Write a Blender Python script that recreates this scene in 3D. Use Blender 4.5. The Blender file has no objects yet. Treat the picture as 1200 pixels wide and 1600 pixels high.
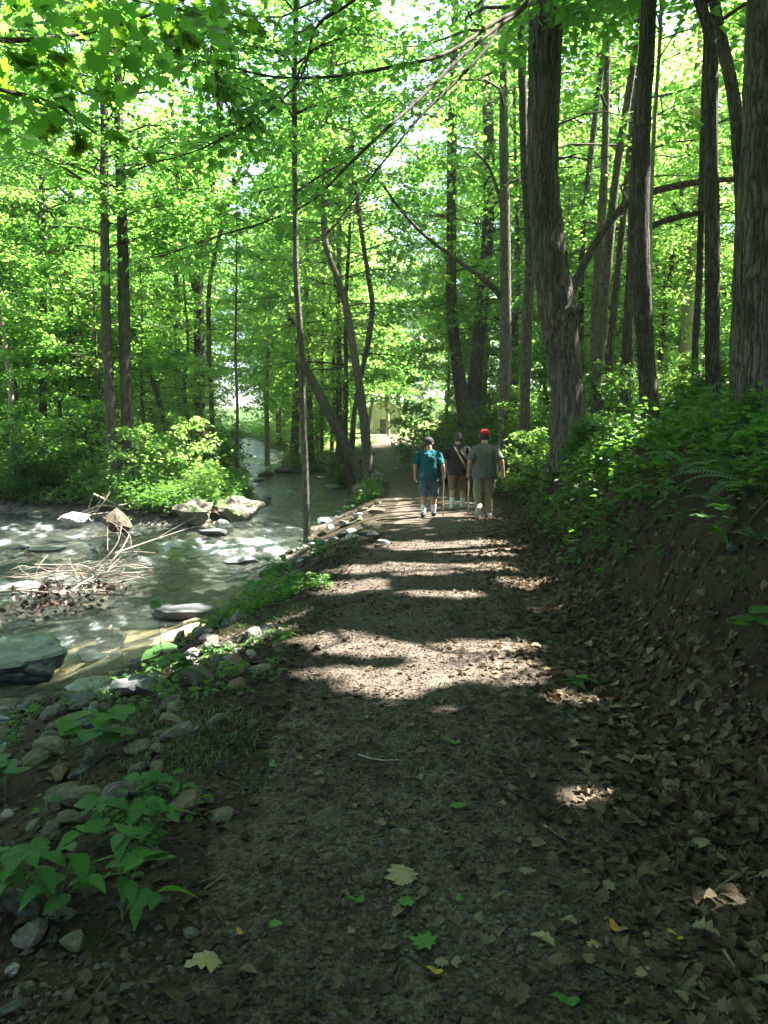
import bpy, bmesh, math, random
import numpy as np
from mathutils import Vector, Matrix, Quaternion

# ------------------------------------------------------------------ camera, sky, sun, exposure
scene = bpy.context.scene
COL = scene.collection
CAMH, PITCH, FPX = 1.65, math.radians(5.28), 1245.0
cam_data = bpy.data.cameras.new('camera')
cam_data.sensor_fit = 'VERTICAL'; cam_data.sensor_height = 24.0; cam_data.lens = 24.0 * FPX / 1600.0
cam_data.clip_start = 0.05; cam_data.clip_end = 2000
cam = bpy.data.objects.new('camera', cam_data); COL.objects.link(cam)
cam.location = (0, 0, CAMH); cam.rotation_euler = (math.radians(90) - PITCH, 0, 0)
scene.camera = cam

SUN_AZ = math.atan2(0.93, 0.37)          # clockwise from +Y (the way the path leads)
SUN_EL = math.radians(57)
SUN = np.array([math.sin(SUN_AZ) * math.cos(SUN_EL), math.cos(SUN_AZ) * math.cos(SUN_EL), math.sin(SUN_EL)])
world = bpy.data.worlds.new('World'); scene.world = world; world.use_nodes = True
wn = world.node_tree; wn.nodes.clear()
sky = wn.nodes.new('ShaderNodeTexSky'); sky.sky_type = 'NISHITA'; sky.sun_disc = False
sky.sun_elevation = SUN_EL; sky.sun_rotation = SUN_AZ
sky.air_density = 1.0; sky.dust_density = 2.0; sky.ozone_density = 1.0
bg = wn.nodes.new('ShaderNodeBackground'); bg.inputs['Strength'].default_value = 0.05
wo = wn.nodes.new('ShaderNodeOutputWorld')
wn.links.new(sky.outputs[0], bg.inputs[0]); wn.links.new(bg.outputs[0], wo.inputs[0])
sun_data = bpy.data.lights.new('sun', 'SUN'); sun_data.energy = 5.0; sun_data.angle = math.radians(0.53)
sun_data.color = (1.0, 0.95, 0.87)
sun = bpy.data.objects.new('sun', sun_data); COL.objects.link(sun)
sun.rotation_euler = Vector(SUN).to_track_quat('Z', 'Y').to_euler(); sun.location = (20, 8, 30)
vs = scene.view_settings
scene.display_settings.display_device = 'sRGB'
vs.view_transform = 'Standard'; vs.look = 'None'; vs.gamma = 1.0; vs.use_curve_mapping = False
vs.exposure = 3.55
scene.render.engine = 'CYCLES'
cy = scene.cycles
cy.max_bounces = 10; cy.diffuse_bounces = 8; cy.glossy_bounces = 2; cy.transmission_bounces = 8
cy.transparent_max_bounces = 8; cy.caustics_reflective = False; cy.caustics_refractive = False
cy.filter_width = 1.5; cy.sample_clamp_indirect = 8.0; cy.use_denoising = True
try: cy.denoiser = 'OPENIMAGEDENOISE'; cy.denoising_input_passes = 'RGB_ALBEDO_NORMAL'
except Exception: pass

rng = np.random.default_rng(11)
random.seed(11)
PI = math.pi

# ------------------------------------------------------------------ numeric helpers
def _hash(ix, iy, iz):
    n = (ix.astype(np.uint32) * np.uint32(374761393) + iy.astype(np.uint32) * np.uint32(668265263)
         + iz.astype(np.uint32) * np.uint32(2246822519))
    n = (n ^ (n >> np.uint32(13))) * np.uint32(1274126177)
    n = n ^ (n >> np.uint32(16))
    return (n & np.uint32(0xffff)).astype(np.float64) / 65535.0

def noise3(x, y, z):
    x, y, z = np.broadcast_arrays(np.asarray(x, float), np.asarray(y, float), np.asarray(z, float))
    xi, yi, zi = np.floor(x).astype(np.int64), np.floor(y).astype(np.int64), np.floor(z).astype(np.int64)
    fx, fy, fz = x - xi, y - yi, z - zi
    u, v, w = fx*fx*(3-2*fx), fy*fy*(3-2*fy), fz*fz*(3-2*fz)
    r = 0
    for a in (0, 1):
        for b in (0, 1):
            for c in (0, 1):
                r = r + _hash(xi+a, yi+b, zi+c) * (u if a else 1-u) * (v if b else 1-v) * (w if c else 1-w)
    return r * 2 - 1

def fbm(x, y, z=0.0, o=3):
    r, a, f = 0, 1.0, 1.0
    for i in range(o):
        r = r + a * noise3(np.asarray(x)*f + 17.3*i, np.asarray(y)*f + 9.1*i, np.asarray(z)*f + 3.7*i)
        a *= .5; f *= 2.03
    return r

def sstep(a, b, x):
    t = np.clip((np.asarray(x, float) - a) / (b - a), 0, 1)
    return t*t*(3-2*t)

def unit(v):
    v = np.asarray(v, float)
    return v / np.maximum(np.linalg.norm(v, axis=-1, keepdims=True), 1e-9)

def smooth_interp(xs, ys):
    xs = np.array(xs, float); ys = np.array(ys, float)
    m = np.gradient(ys, xs)
    def f(x):
        x = np.clip(np.asarray(x, float), xs[0], xs[-1])
        i = np.clip(np.searchsorted(xs, x, side='right') - 1, 0, len(xs) - 2)
        h = xs[i+1] - xs[i]; t = (x - xs[i]) / h
        return ((2*t**3 - 3*t**2 + 1) * ys[i] + (t**3 - 2*t**2 + t) * h * m[i]
                + (-2*t**3 + 3*t**2) * ys[i+1] + (t**3 - t**2) * h * m[i+1])
    return f

# ------------------------------------------------------------------ mesh helpers
def mk_mesh(name, V, F, mat=None, smooth=False, mats=None, midx=None):
    V = np.ascontiguousarray(V, dtype=np.float32)
    Fs = F if isinstance(F, list) else [F]
    Fs = [np.ascontiguousarray(f, dtype=np.int32) for f in Fs if len(f)]
    me = bpy.data.meshes.new(name)
    me.vertices.add(len(V)); me.vertices.foreach_set('co', V.ravel())
    nl = sum(f.size for f in Fs); npl = sum(len(f) for f in Fs)
    me.loops.add(nl); me.polygons.add(npl)
    me.loops.foreach_set('vertex_index', np.concatenate([f.ravel() for f in Fs]))
    tot = np.concatenate([np.full(len(f), f.shape[1], np.int32) for f in Fs])
    me.polygons.foreach_set('loop_start', np.concatenate([[0], np.cumsum(tot)[:-1]]).astype(np.int32))
    if smooth: me.polygons.foreach_set('use_smooth', np.ones(npl, bool))
    else: me.polygons.foreach_set('use_smooth', np.zeros(npl, bool))
    for m in (mats or ([mat] if mat else [])): me.materials.append(m)
    if midx is not None: me.polygons.foreach_set('material_index', np.asarray(midx, np.int32))
    me.update(calc_edges=True)
    return me

def set_attr(me, name, vals):
    a = me.attributes.new(name, 'FLOAT', 'POINT'); a.data.foreach_set('value', np.asarray(vals, np.float32))

def link(name, me, parent=None, loc=None, rot=None, scale=None):
    o = bpy.data.objects.new(name, me); COL.objects.link(o)
    if parent is not None: o.parent = parent
    if loc is not None: o.location = loc
    if rot is not None: o.rotation_euler = rot
    if scale is not None: o.scale = scale if hasattr(scale, '__len__') else (scale,)*3
    return o

def tag(o, label=None, cat=None, group=None, kind=None):
    if label: o['label'] = label
    if cat: o['category'] = cat
    if group: o['group'] = group
    if kind: o['kind'] = kind
    return o

def thing(name, label, cat, loc=(0, 0, 0), group=None, rotz=0.0, scale=1.0):
    o = bpy.data.objects.new(name, None); COL.objects.link(o); o.empty_display_size = .1
    o.location = loc; o.rotation_euler = (0, 0, rotz); o.scale = (scale,)*3
    return tag(o, label, cat, group)

def join(parts):
    """[(V, F-list)] -> (V, F-list by vertex count)"""
    Vs, d, n = [], {}, 0
    for V, F in parts:
        for f in (F if isinstance(F, list) else [F]):
            f = np.asarray(f)
            if len(f): d.setdefault(f.shape[1], []).append(f + n)
        Vs.append(V); n += len(V)
    return np.concatenate(Vs), [np.concatenate(v) for v in d.values()]

def tubes(Pts, R, sides=5):
    """batch of tubes: Pts (N,K,3), R (N,K)"""
    Pts = np.asarray(Pts, float); R = np.asarray(R, float)
    N, K, _ = Pts.shape
    T = np.empty_like(Pts); T[:, 1:-1] = Pts[:, 2:] - Pts[:, :-2]; T[:, 0] = Pts[:, 1] - Pts[:, 0]; T[:, -1] = Pts[:, -1] - Pts[:, -2]
    T = unit(T)
    ref = np.where(np.abs(T[:, :1, 2:3]) > .8, np.array([[[1., 0, 0]]]), np.array([[[0, 0, 1.]]]))
    ref = np.broadcast_to(ref, T.shape)
    A = unit(np.cross(T, ref)); B = np.cross(T, A)
    a = np.arange(sides) * 2*PI/sides
    V = Pts[:, :, None] + R[:, :, None, None] * (np.cos(a)[None, None, :, None]*A[:, :, None] + np.sin(a)[None, None, :, None]*B[:, :, None])
    V = V.reshape(-1, 3)
    n, k, s = np.meshgrid(np.arange(N), np.arange(K-1), np.arange(sides), indexing='ij')
    i0 = (n*K + k)*sides + s; i1 = (n*K + k)*sides + (s+1) % sides
    F = np.stack([i0, i1, i1+sides, i0+sides], -1).reshape(-1, 4)
    return V, F

def resample(pts, rad, step):
    pts = np.asarray(pts, float); rad = np.asarray(rad, float)
    L = np.concatenate([[0], np.cumsum(np.linalg.norm(np.diff(pts, axis=0), axis=1))])
    n = max(3, int(L[-1]/step) + 1)
    s = np.linspace(0, L[-1], n)
    f = [smooth_interp(L, pts[:, i]) for i in range(3)]
    return np.stack([g(s) for g in f], 1), np.interp(s, L, rad)

def trunk_mesh(pts, rad, sides=20, step=.14, flare=.45, furrow=.5, seed=0, ground_z=None):
    P, R = resample(pts, rad, step)
    K = len(P)
    T = unit(np.gradient(P, axis=0))
    A = unit(np.cross(T, np.array([0, 1., 0]))); B = np.cross(T, A)
    a = np.arange(sides)*2*PI/sides
    h = np.concatenate([[0], np.cumsum(np.linalg.norm(np.diff(P, axis=0), axis=1))])[:, None]
    ca, sa = np.cos(a)[None], np.sin(a)[None]
    r = R[:, None]*(1 + .07*fbm(ca*1.5+seed, sa*1.5, h*.9, 2) + flare*np.exp(-h/(R[0]*1.9))*(1+.45*np.sin(a[None]*4+seed)+.2*np.sin(a[None]*7+2*seed)))
    rid = 1 - np.abs(noise3(ca*R.max()*14+seed, sa*R.max()*14, h*1.6))*2
    rid2 = 1 - np.abs(noise3(ca*R.max()*30+seed, sa*R.max()*30, h*3.5))*2
    r = r + furrow*R[:, None]*(.09*rid + .045*rid2)
    V = P[:, None] + r[..., None]*(ca[..., None]*A[:, None] + sa[..., None]*B[:, None])
    k, s = np.meshgrid(np.arange(K-1), np.arange(sides), indexing='ij')
    F = np.stack([k*sides+s, k*sides+(s+1) % sides, (k+1)*sides+(s+1) % sides, (k+1)*sides+s], -1).reshape(-1, 4)
    return V.reshape(-1, 3), F

# leaf templates: (verts (x width, y length, z lift), faces)
LEAF4 = (np.array([[0, 0, 0], [.36, .45, .07], [0, 1, 0], [-.36, .45, .07]]), [np.array([[0, 1, 2], [0, 2, 3]])])
LEAF6 = (np.array([[0, 0, 0], [.30, .28, .07], [.25, .66, .05], [0, 1, -.10], [-.25, .66, .05], [-.30, .28, .07]]), [np.array([[0, 1, 2, 3], [0, 3, 4, 5]])])
def _outline(pts, mirror=True, cz=0.0, curl=.1, seed=0):
    pts = np.array(pts, float)
    if mirror: pts = np.concatenate([pts, (pts*[-1, 1])[::-1][1:-1]]) if abs(pts[-1, 0]) < 1e-6 else np.concatenate([pts, (pts*[-1, 1])[::-1]])
    r = np.random.default_rng(seed)
    z = curl*(np.abs(pts[:, 0])*1.3) + curl*.7*np.sin(pts[:, 1]*5+seed) + r.normal(0, abs(curl)*.25, len(pts))
    V = np.concatenate([[[0, .42, cz]], np.column_stack([pts, z])])
    n = len(pts); F = np.array([[0, 1+i, 1+(i+1) % n] for i in range(n)])
    return V, [F]
_M = [(0, 0), (.10, .12), (.42, .05), (.34, .24), (.56, .42), (.32, .50), (.34, .72), (.15, .66), (0, 1)]
MAPLE = _outline(_M, curl=.06, seed=1)
_O = [(0, 0), (.05, .15), (.20, .22), (.10, .33), (.33, .48), (.14, .55), (.30, .78), (.12, .80), (0, 1)]
OAKS = [_outline(_O, curl=c, cz=z, seed=s) for c, z, s in ((.16, .02, 2), (.3, -.03, 3), (-.22, .08, 4), (.42, 0, 5))]
DRYM = [_outline(_M, curl=c, cz=z, seed=s) for c, z, s in ((.2, .02, 6), (-.25, .1, 7), (.35, -.02, 8))]
def dry_tpl(seed, half, lobes, curl):
    r = np.random.default_rng(seed); n = 8; t = np.linspace(0, 1, n+1)[1:-1]; pts = []
    for sg in (1, -1):
        tt = np.sort(t + r.normal(0, .025, len(t))); w = half*np.sin(PI*tt**.8)**.75*(1 + lobes*np.where(np.arange(len(tt)) % 2 == 0, 1, -1)*r.uniform(.5, 1.2, len(tt)))
        q = np.column_stack([sg*w, tt + lobes*.12*np.where(np.arange(len(tt)) % 2 == 0, 1, -1)]); pts.append(q)
    o = np.concatenate([[[0, 0]], pts[0], [[0, 1]], pts[1][::-1]]); a, b, c = r.normal(0, curl, 3)
    def z(x, y): return a*3*x*x + b*(y-.5)**2*1.2 + c*1.4*x*(y-.5) + abs(curl)*.5*np.abs(x)
    V = np.concatenate([[[0, .5, z(0, .5)]], np.column_stack([o, z(o[:, 0], o[:, 1])])]); m = len(o)
    return V, [np.array([[0, 1+i, 1+(i+1) % m] for i in range(m)])]
OAKS = [dry_tpl(20+i, .26 + .03*i, .28, .35) for i in range(4)]
DRYM = [dry_tpl(30+i, .40, .30, .4) for i in range(2)] + [dry_tpl(40, .30, .06, .45)]
_D = [(0, 0), (.16, .12), (.27, .30), (.25, .52), (.14, .78), (0, 1)]
OVATE = _outline(_D, curl=.18, cz=-.02, seed=9)

def leaf_cloud(P, axis, normal, size, tpl):
    P = np.asarray(P, float); n = len(P)
    y = unit(axis); z = normal - (normal*y).sum(-1, keepdims=True)*y; z = unit(z); x = np.cross(y, z)
    tv, tf = tpl
    s = np.broadcast_to(np.asarray(size, float), (n,))[:, None, None]
    V = P[:, None] + s*(tv[None, :, 0:1]*x[:, None] + tv[None, :, 1:2]*y[:, None] + tv[None, :, 2:3]*z[:, None])
    k = len(tv); off = (np.arange(n)*k)[:, None, None]
    F = [(f[None] + off).reshape(-1, f.shape[1]) for f in tf]
    return V.reshape(-1, 3), F

# ------------------------------------------------------------------ materials
def new_mat(name):
    m = bpy.data.materials.new(name); m.use_nodes = True
    nt = m.node_tree; nt.nodes.clear()
    return m, nt, nt.nodes, nt.links

def N(nt, t, **kw):
    n = nt.nodes.new(t)
    for k, v in kw.items():
        if k.startswith('i_'):
            key = k[2:]; key = int(key) if key.isdigit() else key.replace('_', ' ')
            n.inputs[key].default_value = v
        else: setattr(n, k, v)
    return n

def ramp(nt, fac, stops):
    r = nt.nodes.new('ShaderNodeValToRGB')
    el = r.color_ramp.elements
    while len(el) < len(stops): el.new(.5)
    for e, (p, c) in zip(el, stops): e.position = p; e.color = (*c, 1) if len(c) == 3 else c
    nt.links.new(fac, r.inputs[0])
    return r.outputs[0]

def leaf_mat(name, cols, trans_cols, tmix=.45, rough=.45, spec=.35, island=True):
    m, nt, nd, lk = new_mat(name)
    g = N(nt, 'ShaderNodeNewGeometry')
    oi = N(nt, 'ShaderNodeObjectInfo')
    rnd = g.outputs['Random Per Island'] if island else oi.outputs['Random']
    st = [(i/(len(cols)-1), c) for i, c in enumerate(cols)]
    st2 = [(i/(len(trans_cols)-1), c) for i, c in enumerate(trans_cols)]
    tc = N(nt, 'ShaderNodeTexCoord')
    if island:
        nb = N(nt, 'ShaderNodeTexNoise', i_Scale=.55, i_Detail=2.0); lk.new(tc.outputs['Object'], nb.inputs['Vector'])
        mr = N(nt, 'ShaderNodeMapRange'); lk.new(nb.outputs[0], mr.inputs[0]); mr.inputs[1].default_value = .3; mr.inputs[2].default_value = .7; mr.inputs[3].default_value = -.35; mr.inputs[4].default_value = .35
        ad = N(nt, 'ShaderNodeMath', operation='MULTIPLY_ADD', use_clamp=True); lk.new(rnd, ad.inputs[0]); ad.inputs[1].default_value = .6; 
        a2 = N(nt, 'ShaderNodeMath', operation='ADD'); lk.new(mr.outputs[0], a2.inputs[0]); a2.inputs[1].default_value = .2; lk.new(a2.outputs[0], ad.inputs[2]); rnd = ad.outputs[0]
    c1 = ramp(nt, rnd, st); c2 = ramp(nt, rnd, st2)
    no = N(nt, 'ShaderNodeTexNoise', i_Scale=40.0, i_Detail=2.0); lk.new(tc.outputs['Object'], no.inputs['Vector'])
    mx = N(nt, 'ShaderNodeMix', data_type='RGBA', blend_type='MULTIPLY'); mx.inputs[0].default_value = .35
    lk.new(c1, mx.inputs[6]); lk.new(no.outputs[0], mx.inputs[7])
    p = N(nt, 'ShaderNodeBsdfPrincipled', i_Roughness=rough); p.inputs['Specular IOR Level'].default_value = spec
    lk.new(mx.outputs[2], p.inputs['Base Color'])
    t = N(nt, 'ShaderNodeBsdfTranslucent'); lk.new(c2, t.inputs[0])
    ms = N(nt, 'ShaderNodeMixShader'); ms.inputs[0].default_value = tmix
    lk.new(p.outputs[0], ms.inputs[1]); lk.new(t.outputs[0], ms.inputs[2])
    o = N(nt, 'ShaderNodeOutputMaterial'); lk.new(ms.outputs[0], o.inputs[0])
    return m

def noise_mat(name, cols, scale=5.0, detail=6.0, rough=.9, bump=.3, bscale=None, spec=.2, stretch=(1, 1, 1), rnd=0.0, coord='Object', dist=.02, second=None):
    """general procedural surface: noise colour ramp + noise bump, optional per-object brightness"""
    m, nt, nd, lk = new_mat(name)
    tc = N(nt, 'ShaderNodeTexCoord')
    mp = N(nt, 'ShaderNodeMapping'); mp.inputs['Scale'].default_value = stretch
    lk.new(tc.outputs[coord], mp.inputs[0])
    n1 = N(nt, 'ShaderNodeTexNoise', i_Scale=scale, i_Detail=detail, i_Roughness=.62); lk.new(mp.outputs[0], n1.inputs['Vector'])
    k = len(cols)
    col = ramp(nt, n1.outputs[0], [(.28 + .44*i/(k-1), c) for i, c in enumerate(cols)])
    if second:
        n3 = N(nt, 'ShaderNodeTexNoise', i_Scale=second[0], i_Detail=4.0); lk.new(tc.outputs[coord], n3.inputs['Vector'])
        f = ramp(nt, n3.outputs[0], [(second[2], (0, 0, 0)), (second[3], (1, 1, 1))])
        mm = N(nt, 'ShaderNodeMix', data_type='RGBA'); lk.new(f, mm.inputs[0]); lk.new(col, mm.inputs[6]); mm.inputs[7].default_value = (*second[1], 1)
        col = mm.outputs[2]
    if rnd:
        oi = N(nt, 'ShaderNodeObjectInfo')
        hs = N(nt, 'ShaderNodeHueSaturation')
        mr = N(nt, 'ShaderNodeMapRange'); lk.new(oi.outputs['Random'], mr.inputs[0])
        mr.inputs[3].default_value = 1-rnd; mr.inputs[4].default_value = 1+rnd
        lk.new(mr.outputs[0], hs.inputs['Value']); lk.new(col, hs.inputs['Color']); col = hs.outputs[0]
    p = N(nt, 'ShaderNodeBsdfPrincipled', i_Roughness=rough); p.inputs['Specular IOR Level'].default_value = spec
    lk.new(col, p.inputs['Base Color'])
    if bump:
        n2 = N(nt, 'ShaderNodeTexNoise', i_Scale=bscale or scale*3, i_Detail=5.0); lk.new(mp.outputs[0], n2.inputs['Vector'])
        b = N(nt, 'ShaderNodeBump', i_Strength=bump, i_Distance=dist); lk.new(n2.outputs[0], b.inputs['Height']); lk.new(b.outputs[0], p.inputs['Normal'])
    o = N(nt, 'ShaderNodeOutputMaterial'); lk.new(p.outputs[0], o.inputs[0])
    return m

M = {}
M['leaf'] = leaf_mat('leaf_green', [(.04, .10, .024), (.06, .135, .03), (.085, .16, .04)], [(.145, .40, .05), (.245, .55, .075), (.375, .68, .12)], .54)
M['leaf_dark'] = leaf_mat('leaf_deep_green', [(.025, .07, .018), (.04, .095, .022), (.05, .11, .025)], [(.06, .17, .012), (.09, .22, .015), (.13, .27, .02)], .42)
M['leaf_lime'] = leaf_mat('leaf_lime', [(.06, .13, .03), (.085, .16, .038), (.11, .18, .048)], [(.26, .55, .08), (.375, .66, .12), (.505, .74, .185)], .54)
M['herb'] = leaf_mat('herb_green', [(.04, .11, .025), (.055, .145, .03), (.075, .165, .035)], [(.10, .26, .02), (.13, .32, .025), (.19, .38, .04)], .4, rough=.5)
M['herb_obj'] = leaf_mat('herb_leaf_green', [(.045, .14, .03), (.06, .17, .035), (.075, .20, .04)], [(.10, .28, .025), (.13, .33, .03), (.16, .36, .035)], .38, rough=.55, island=False)
M['maple_obj'] = leaf_mat('maple_leaf_green', [(.04, .10, .02), (.055, .13, .025), (.07, .15, .03)], [(.13, .32, .02), (.19, .40, .025), (.26, .46, .035)], .52, rough=.5, island=False)
def add_veins(m):
    nt = m.node_tree; lk = nt.links; tc = N(nt, 'ShaderNodeTexCoord'); sp = N(nt, 'ShaderNodeSeparateXYZ'); lk.new(tc.outputs['Object'], sp.inputs[0])
    ax = N(nt, 'ShaderNodeMath', operation='ABSOLUTE'); lk.new(sp.outputs[0], ax.inputs[0])
    ma = N(nt, 'ShaderNodeMath', operation='MULTIPLY_ADD'); lk.new(ax.outputs[0], ma.inputs[0]); ma.inputs[1].default_value = -.9; lk.new(sp.outputs[1], ma.inputs[2])
    mu = N(nt, 'ShaderNodeMath', operation='MULTIPLY'); lk.new(ma.outputs[0], mu.inputs[0]); mu.inputs[1].default_value = 52.0
    si = N(nt, 'ShaderNodeMath', operation='SINE'); lk.new(mu.outputs[0], si.inputs[0])
    cx = N(nt, 'ShaderNodeMath', operation='LESS_THAN'); lk.new(ax.outputs[0], cx.inputs[0]); cx.inputs[1].default_value = .014
    mx_ = N(nt, 'ShaderNodeMath', operation='MAXIMUM'); lk.new(si.outputs[0], mx_.inputs[0]); lk.new(cx.outputs[0], mx_.inputs[1])
    b = N(nt, 'ShaderNodeBump', i_Strength=.5, i_Distance=.02, invert=True); lk.new(mx_.outputs[0], b.inputs['Height'])
    p = [n for n in nt.nodes if n.type == 'BSDF_PRINCIPLED'][0]; lk.new(b.outputs[0], p.inputs['Normal'])
    hs = N(nt, 'ShaderNodeMapRange'); lk.new(mx_.outputs[0], hs.inputs[0]); hs.inputs[1].default_value = .7; hs.inputs[2].default_value = 1.0; hs.inputs[3].default_value = 1.0; hs.inputs[4].default_value = 1.35
    old = p.inputs['Base Color'].links[0].from_socket; hv = N(nt, 'ShaderNodeHueSaturation'); lk.new(old, hv.inputs['Color']); lk.new(hs.outputs[0], hv.inputs['Value']); lk.new(hv.outputs[0], p.inputs['Base Color'])
add_veins(M['herb_obj'])
M['fern'] = leaf_mat('fern_green', [(.05, .12, .045), (.07, .15, .055)], [(.08, .2, .03), (.10, .24, .04)], .3, rough=.4, spec=.5)
M['grass'] = leaf_mat('grass_green', [(.05, .12, .02), (.08, .15, .025), (.10, .15, .04)], [(.12, .28, .02), (.16, .32, .03), (.2, .32, .05)], .35)
M['litter'] = leaf_mat('dry_leaf_brown', [(.026, .019, .012), (.075, .055, .033), (.115, .09, .055), (.19, .155, .098)], [(.16, .10, .05), (.2, .13, .07)], .12, rough=.7, spec=.2)
M['litter_obj'] = leaf_mat('dry_leaf_tan', [(.09, .066, .04), (.16, .13, .078), (.24, .205, .125)], [(.16, .10, .05), (.2, .13, .07)], .12, rough=.7, spec=.2, island=False)
M['bits'] = leaf_mat('ground_bits', [(.018, .014, .01), (.055, .04, .027), (.13, .10, .066)], [(.05, .03, .02), (.06, .04, .02)], .05, rough=.85, spec=.15)
M['gravel'] = leaf_mat('gravel_grey', [(.024, .02, .016), (.054, .046, .038), (.13, .115, .098)], [(.02, .02, .02), (.02, .02, .02)], 0.0, rough=.8, spec=.25)
def bark_mat(name, cols, scale=16, stretch=.13, bump=1.0, dist=.045, moss=None, rnd=.15):
    m, nt, nd, lk = new_mat(name)
    tc = N(nt, 'ShaderNodeTexCoord'); mp = N(nt, 'ShaderNodeMapping'); mp.inputs['Scale'].default_value = (1, 1, stretch); lk.new(tc.outputs['Object'], mp.inputs[0])
    n0 = N(nt, 'ShaderNodeTexNoise', i_Scale=3.0, i_Detail=3.0); lk.new(tc.outputs['Object'], n0.inputs['Vector'])
    ma = N(nt, 'ShaderNodeVectorMath', operation='MULTIPLY_ADD'); lk.new(n0.outputs['Color'], ma.inputs[0]); ma.inputs[1].default_value = (.09, .09, .09); lk.new(mp.outputs[0], ma.inputs[2])
    v = N(nt, 'ShaderNodeTexNoise', i_Scale=scale, i_Detail=4.0, i_Roughness=.55); lk.new(ma.outputs[0], v.inputs['Vector'])
    rd = N(nt, 'ShaderNodeMath', operation='SUBTRACT'); lk.new(v.outputs[0], rd.inputs[0]); rd.inputs[1].default_value = .5
    ab = N(nt, 'ShaderNodeMath', operation='ABSOLUTE'); lk.new(rd.outputs[0], ab.inputs[0])
    n1 = N(nt, 'ShaderNodeTexNoise', i_Scale=scale*2.6, i_Detail=7.0, i_Roughness=.65); lk.new(ma.outputs[0], n1.inputs['Vector'])
    ed = ramp(nt, ab.outputs[0], [(.0, (0, 0, 0)), (.05, (.55, .55, .55)), (.16, (1, 1, 1))])
    hh = N(nt, 'ShaderNodeMath', operation='MULTIPLY_ADD'); lk.new(n1.outputs[0], hh.inputs[0]); hh.inputs[1].default_value = 1.1; lk.new(ed, hh.inputs[2])
    h2 = N(nt, 'ShaderNodeMath', operation='MULTIPLY'); lk.new(hh.outputs[0], h2.inputs[0]); h2.inputs[1].default_value = .5
    col = ramp(nt, h2.outputs[0], [(.22, cols[0]), (.55, cols[1]), (.92, cols[2])])
    n3 = N(nt, 'ShaderNodeTexNoise', i_Scale=1.7, i_Detail=5.0); lk.new(tc.outputs['Object'], n3.inputs['Vector'])
    f = ramp(nt, n3.outputs[0], [(.52, (0, 0, 0)), (.72, (.75, .75, .75))])
    mm = N(nt, 'ShaderNodeMix', data_type='RGBA'); lk.new(f, mm.inputs[0]); lk.new(col, mm.inputs[6]); mm.inputs[7].default_value = (*(moss or (.07, .085, .045)), 1)
    oi = N(nt, 'ShaderNodeObjectInfo'); hs = N(nt, 'ShaderNodeHueSaturation'); mr = N(nt, 'ShaderNodeMapRange'); lk.new(oi.outputs['Random'], mr.inputs[0]); mr.inputs[3].default_value = 1-rnd; mr.inputs[4].default_value = 1+rnd
    lk.new(mr.outputs[0], hs.inputs['Value']); lk.new(mm.outputs[2], hs.inputs['Color'])
    p = N(nt, 'ShaderNodeBsdfPrincipled', i_Roughness=.92); p.inputs['Specular IOR Level'].default_value = .15; lk.new(hs.outputs[0], p.inputs['Base Color'])
    b = N(nt, 'ShaderNodeBump', i_Strength=bump, i_Distance=dist); lk.new(hh.outputs[0], b.inputs['Height']); lk.new(b.outputs[0], p.inputs['Normal'])
    o = N(nt, 'ShaderNodeOutputMaterial'); lk.new(p.outputs[0], o.inputs[0])
    return m
M['bark'] = noise_mat('bark_brown', [(.035, .028, .021), (.085, .07, .053), (.16, .135, .105)], 9, 8, .92, .9, 26, stretch=(1, 1, .16), rnd=.2, dist=.03, second=(2.2, (.075, .09, .05), .56, .72))
M['bark_shaggy'] = noise_mat('bark_shaggy', [(.04, .03, .021), (.115, .09, .066), (.22, .185, .145)], 11, 8, .92, 1.0, 22, stretch=(1, 1, .11), dist=.05, second=(1.6, (.08, .085, .05), .6, .75))
M['bark_grey'] = noise_mat('bark_grey', [(.05, .046, .038), (.115, .105, .085), (.20, .185, .155)], 7, 7, .9, .7, 22, stretch=(1, 1, .35), rnd=.2, dist=.02, second=(3, (.09, .11, .06), .55, .7))
M['bark_pale'] = noise_mat('bark_pale', [(.14, .115, .085), (.27, .225, .17), (.40, .35, .28)], 6, 6, .85, .5, 20, stretch=(1, 1, .3), rnd=.12)
M['bark'] = bark_mat('bark_brown', [(.028, .024, .019), (.10, .087, .07), (.19, .17, .14)], 22, .13)
M['bark_shaggy'] = bark_mat('bark_shaggy', [(.04, .034, .027), (.15, .132, .108), (.27, .245, .205)], 19, .085, 1.0, .05)
M['bark_grey'] = bark_mat('bark_grey', [(.035, .03, .024), (.115, .10, .08), (.20, .18, .145)], 22, .25, .8, .03, (.085, .10, .055))
M['twig'] = noise_mat('twig_brown', [(.03, .024, .018), (.075, .06, .045)], 8, 3, .9, 0)
M['drift'] = noise_mat('driftwood', [(.10, .08, .065), (.20, .17, .135), (.30, .265, .22)], 12, 5, .8, .3, 40, rnd=.25)
M['stem'] = noise_mat('green_stem', [(.06, .09, .03), (.10, .12, .045)], 20, 2, .7, 0)
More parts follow.
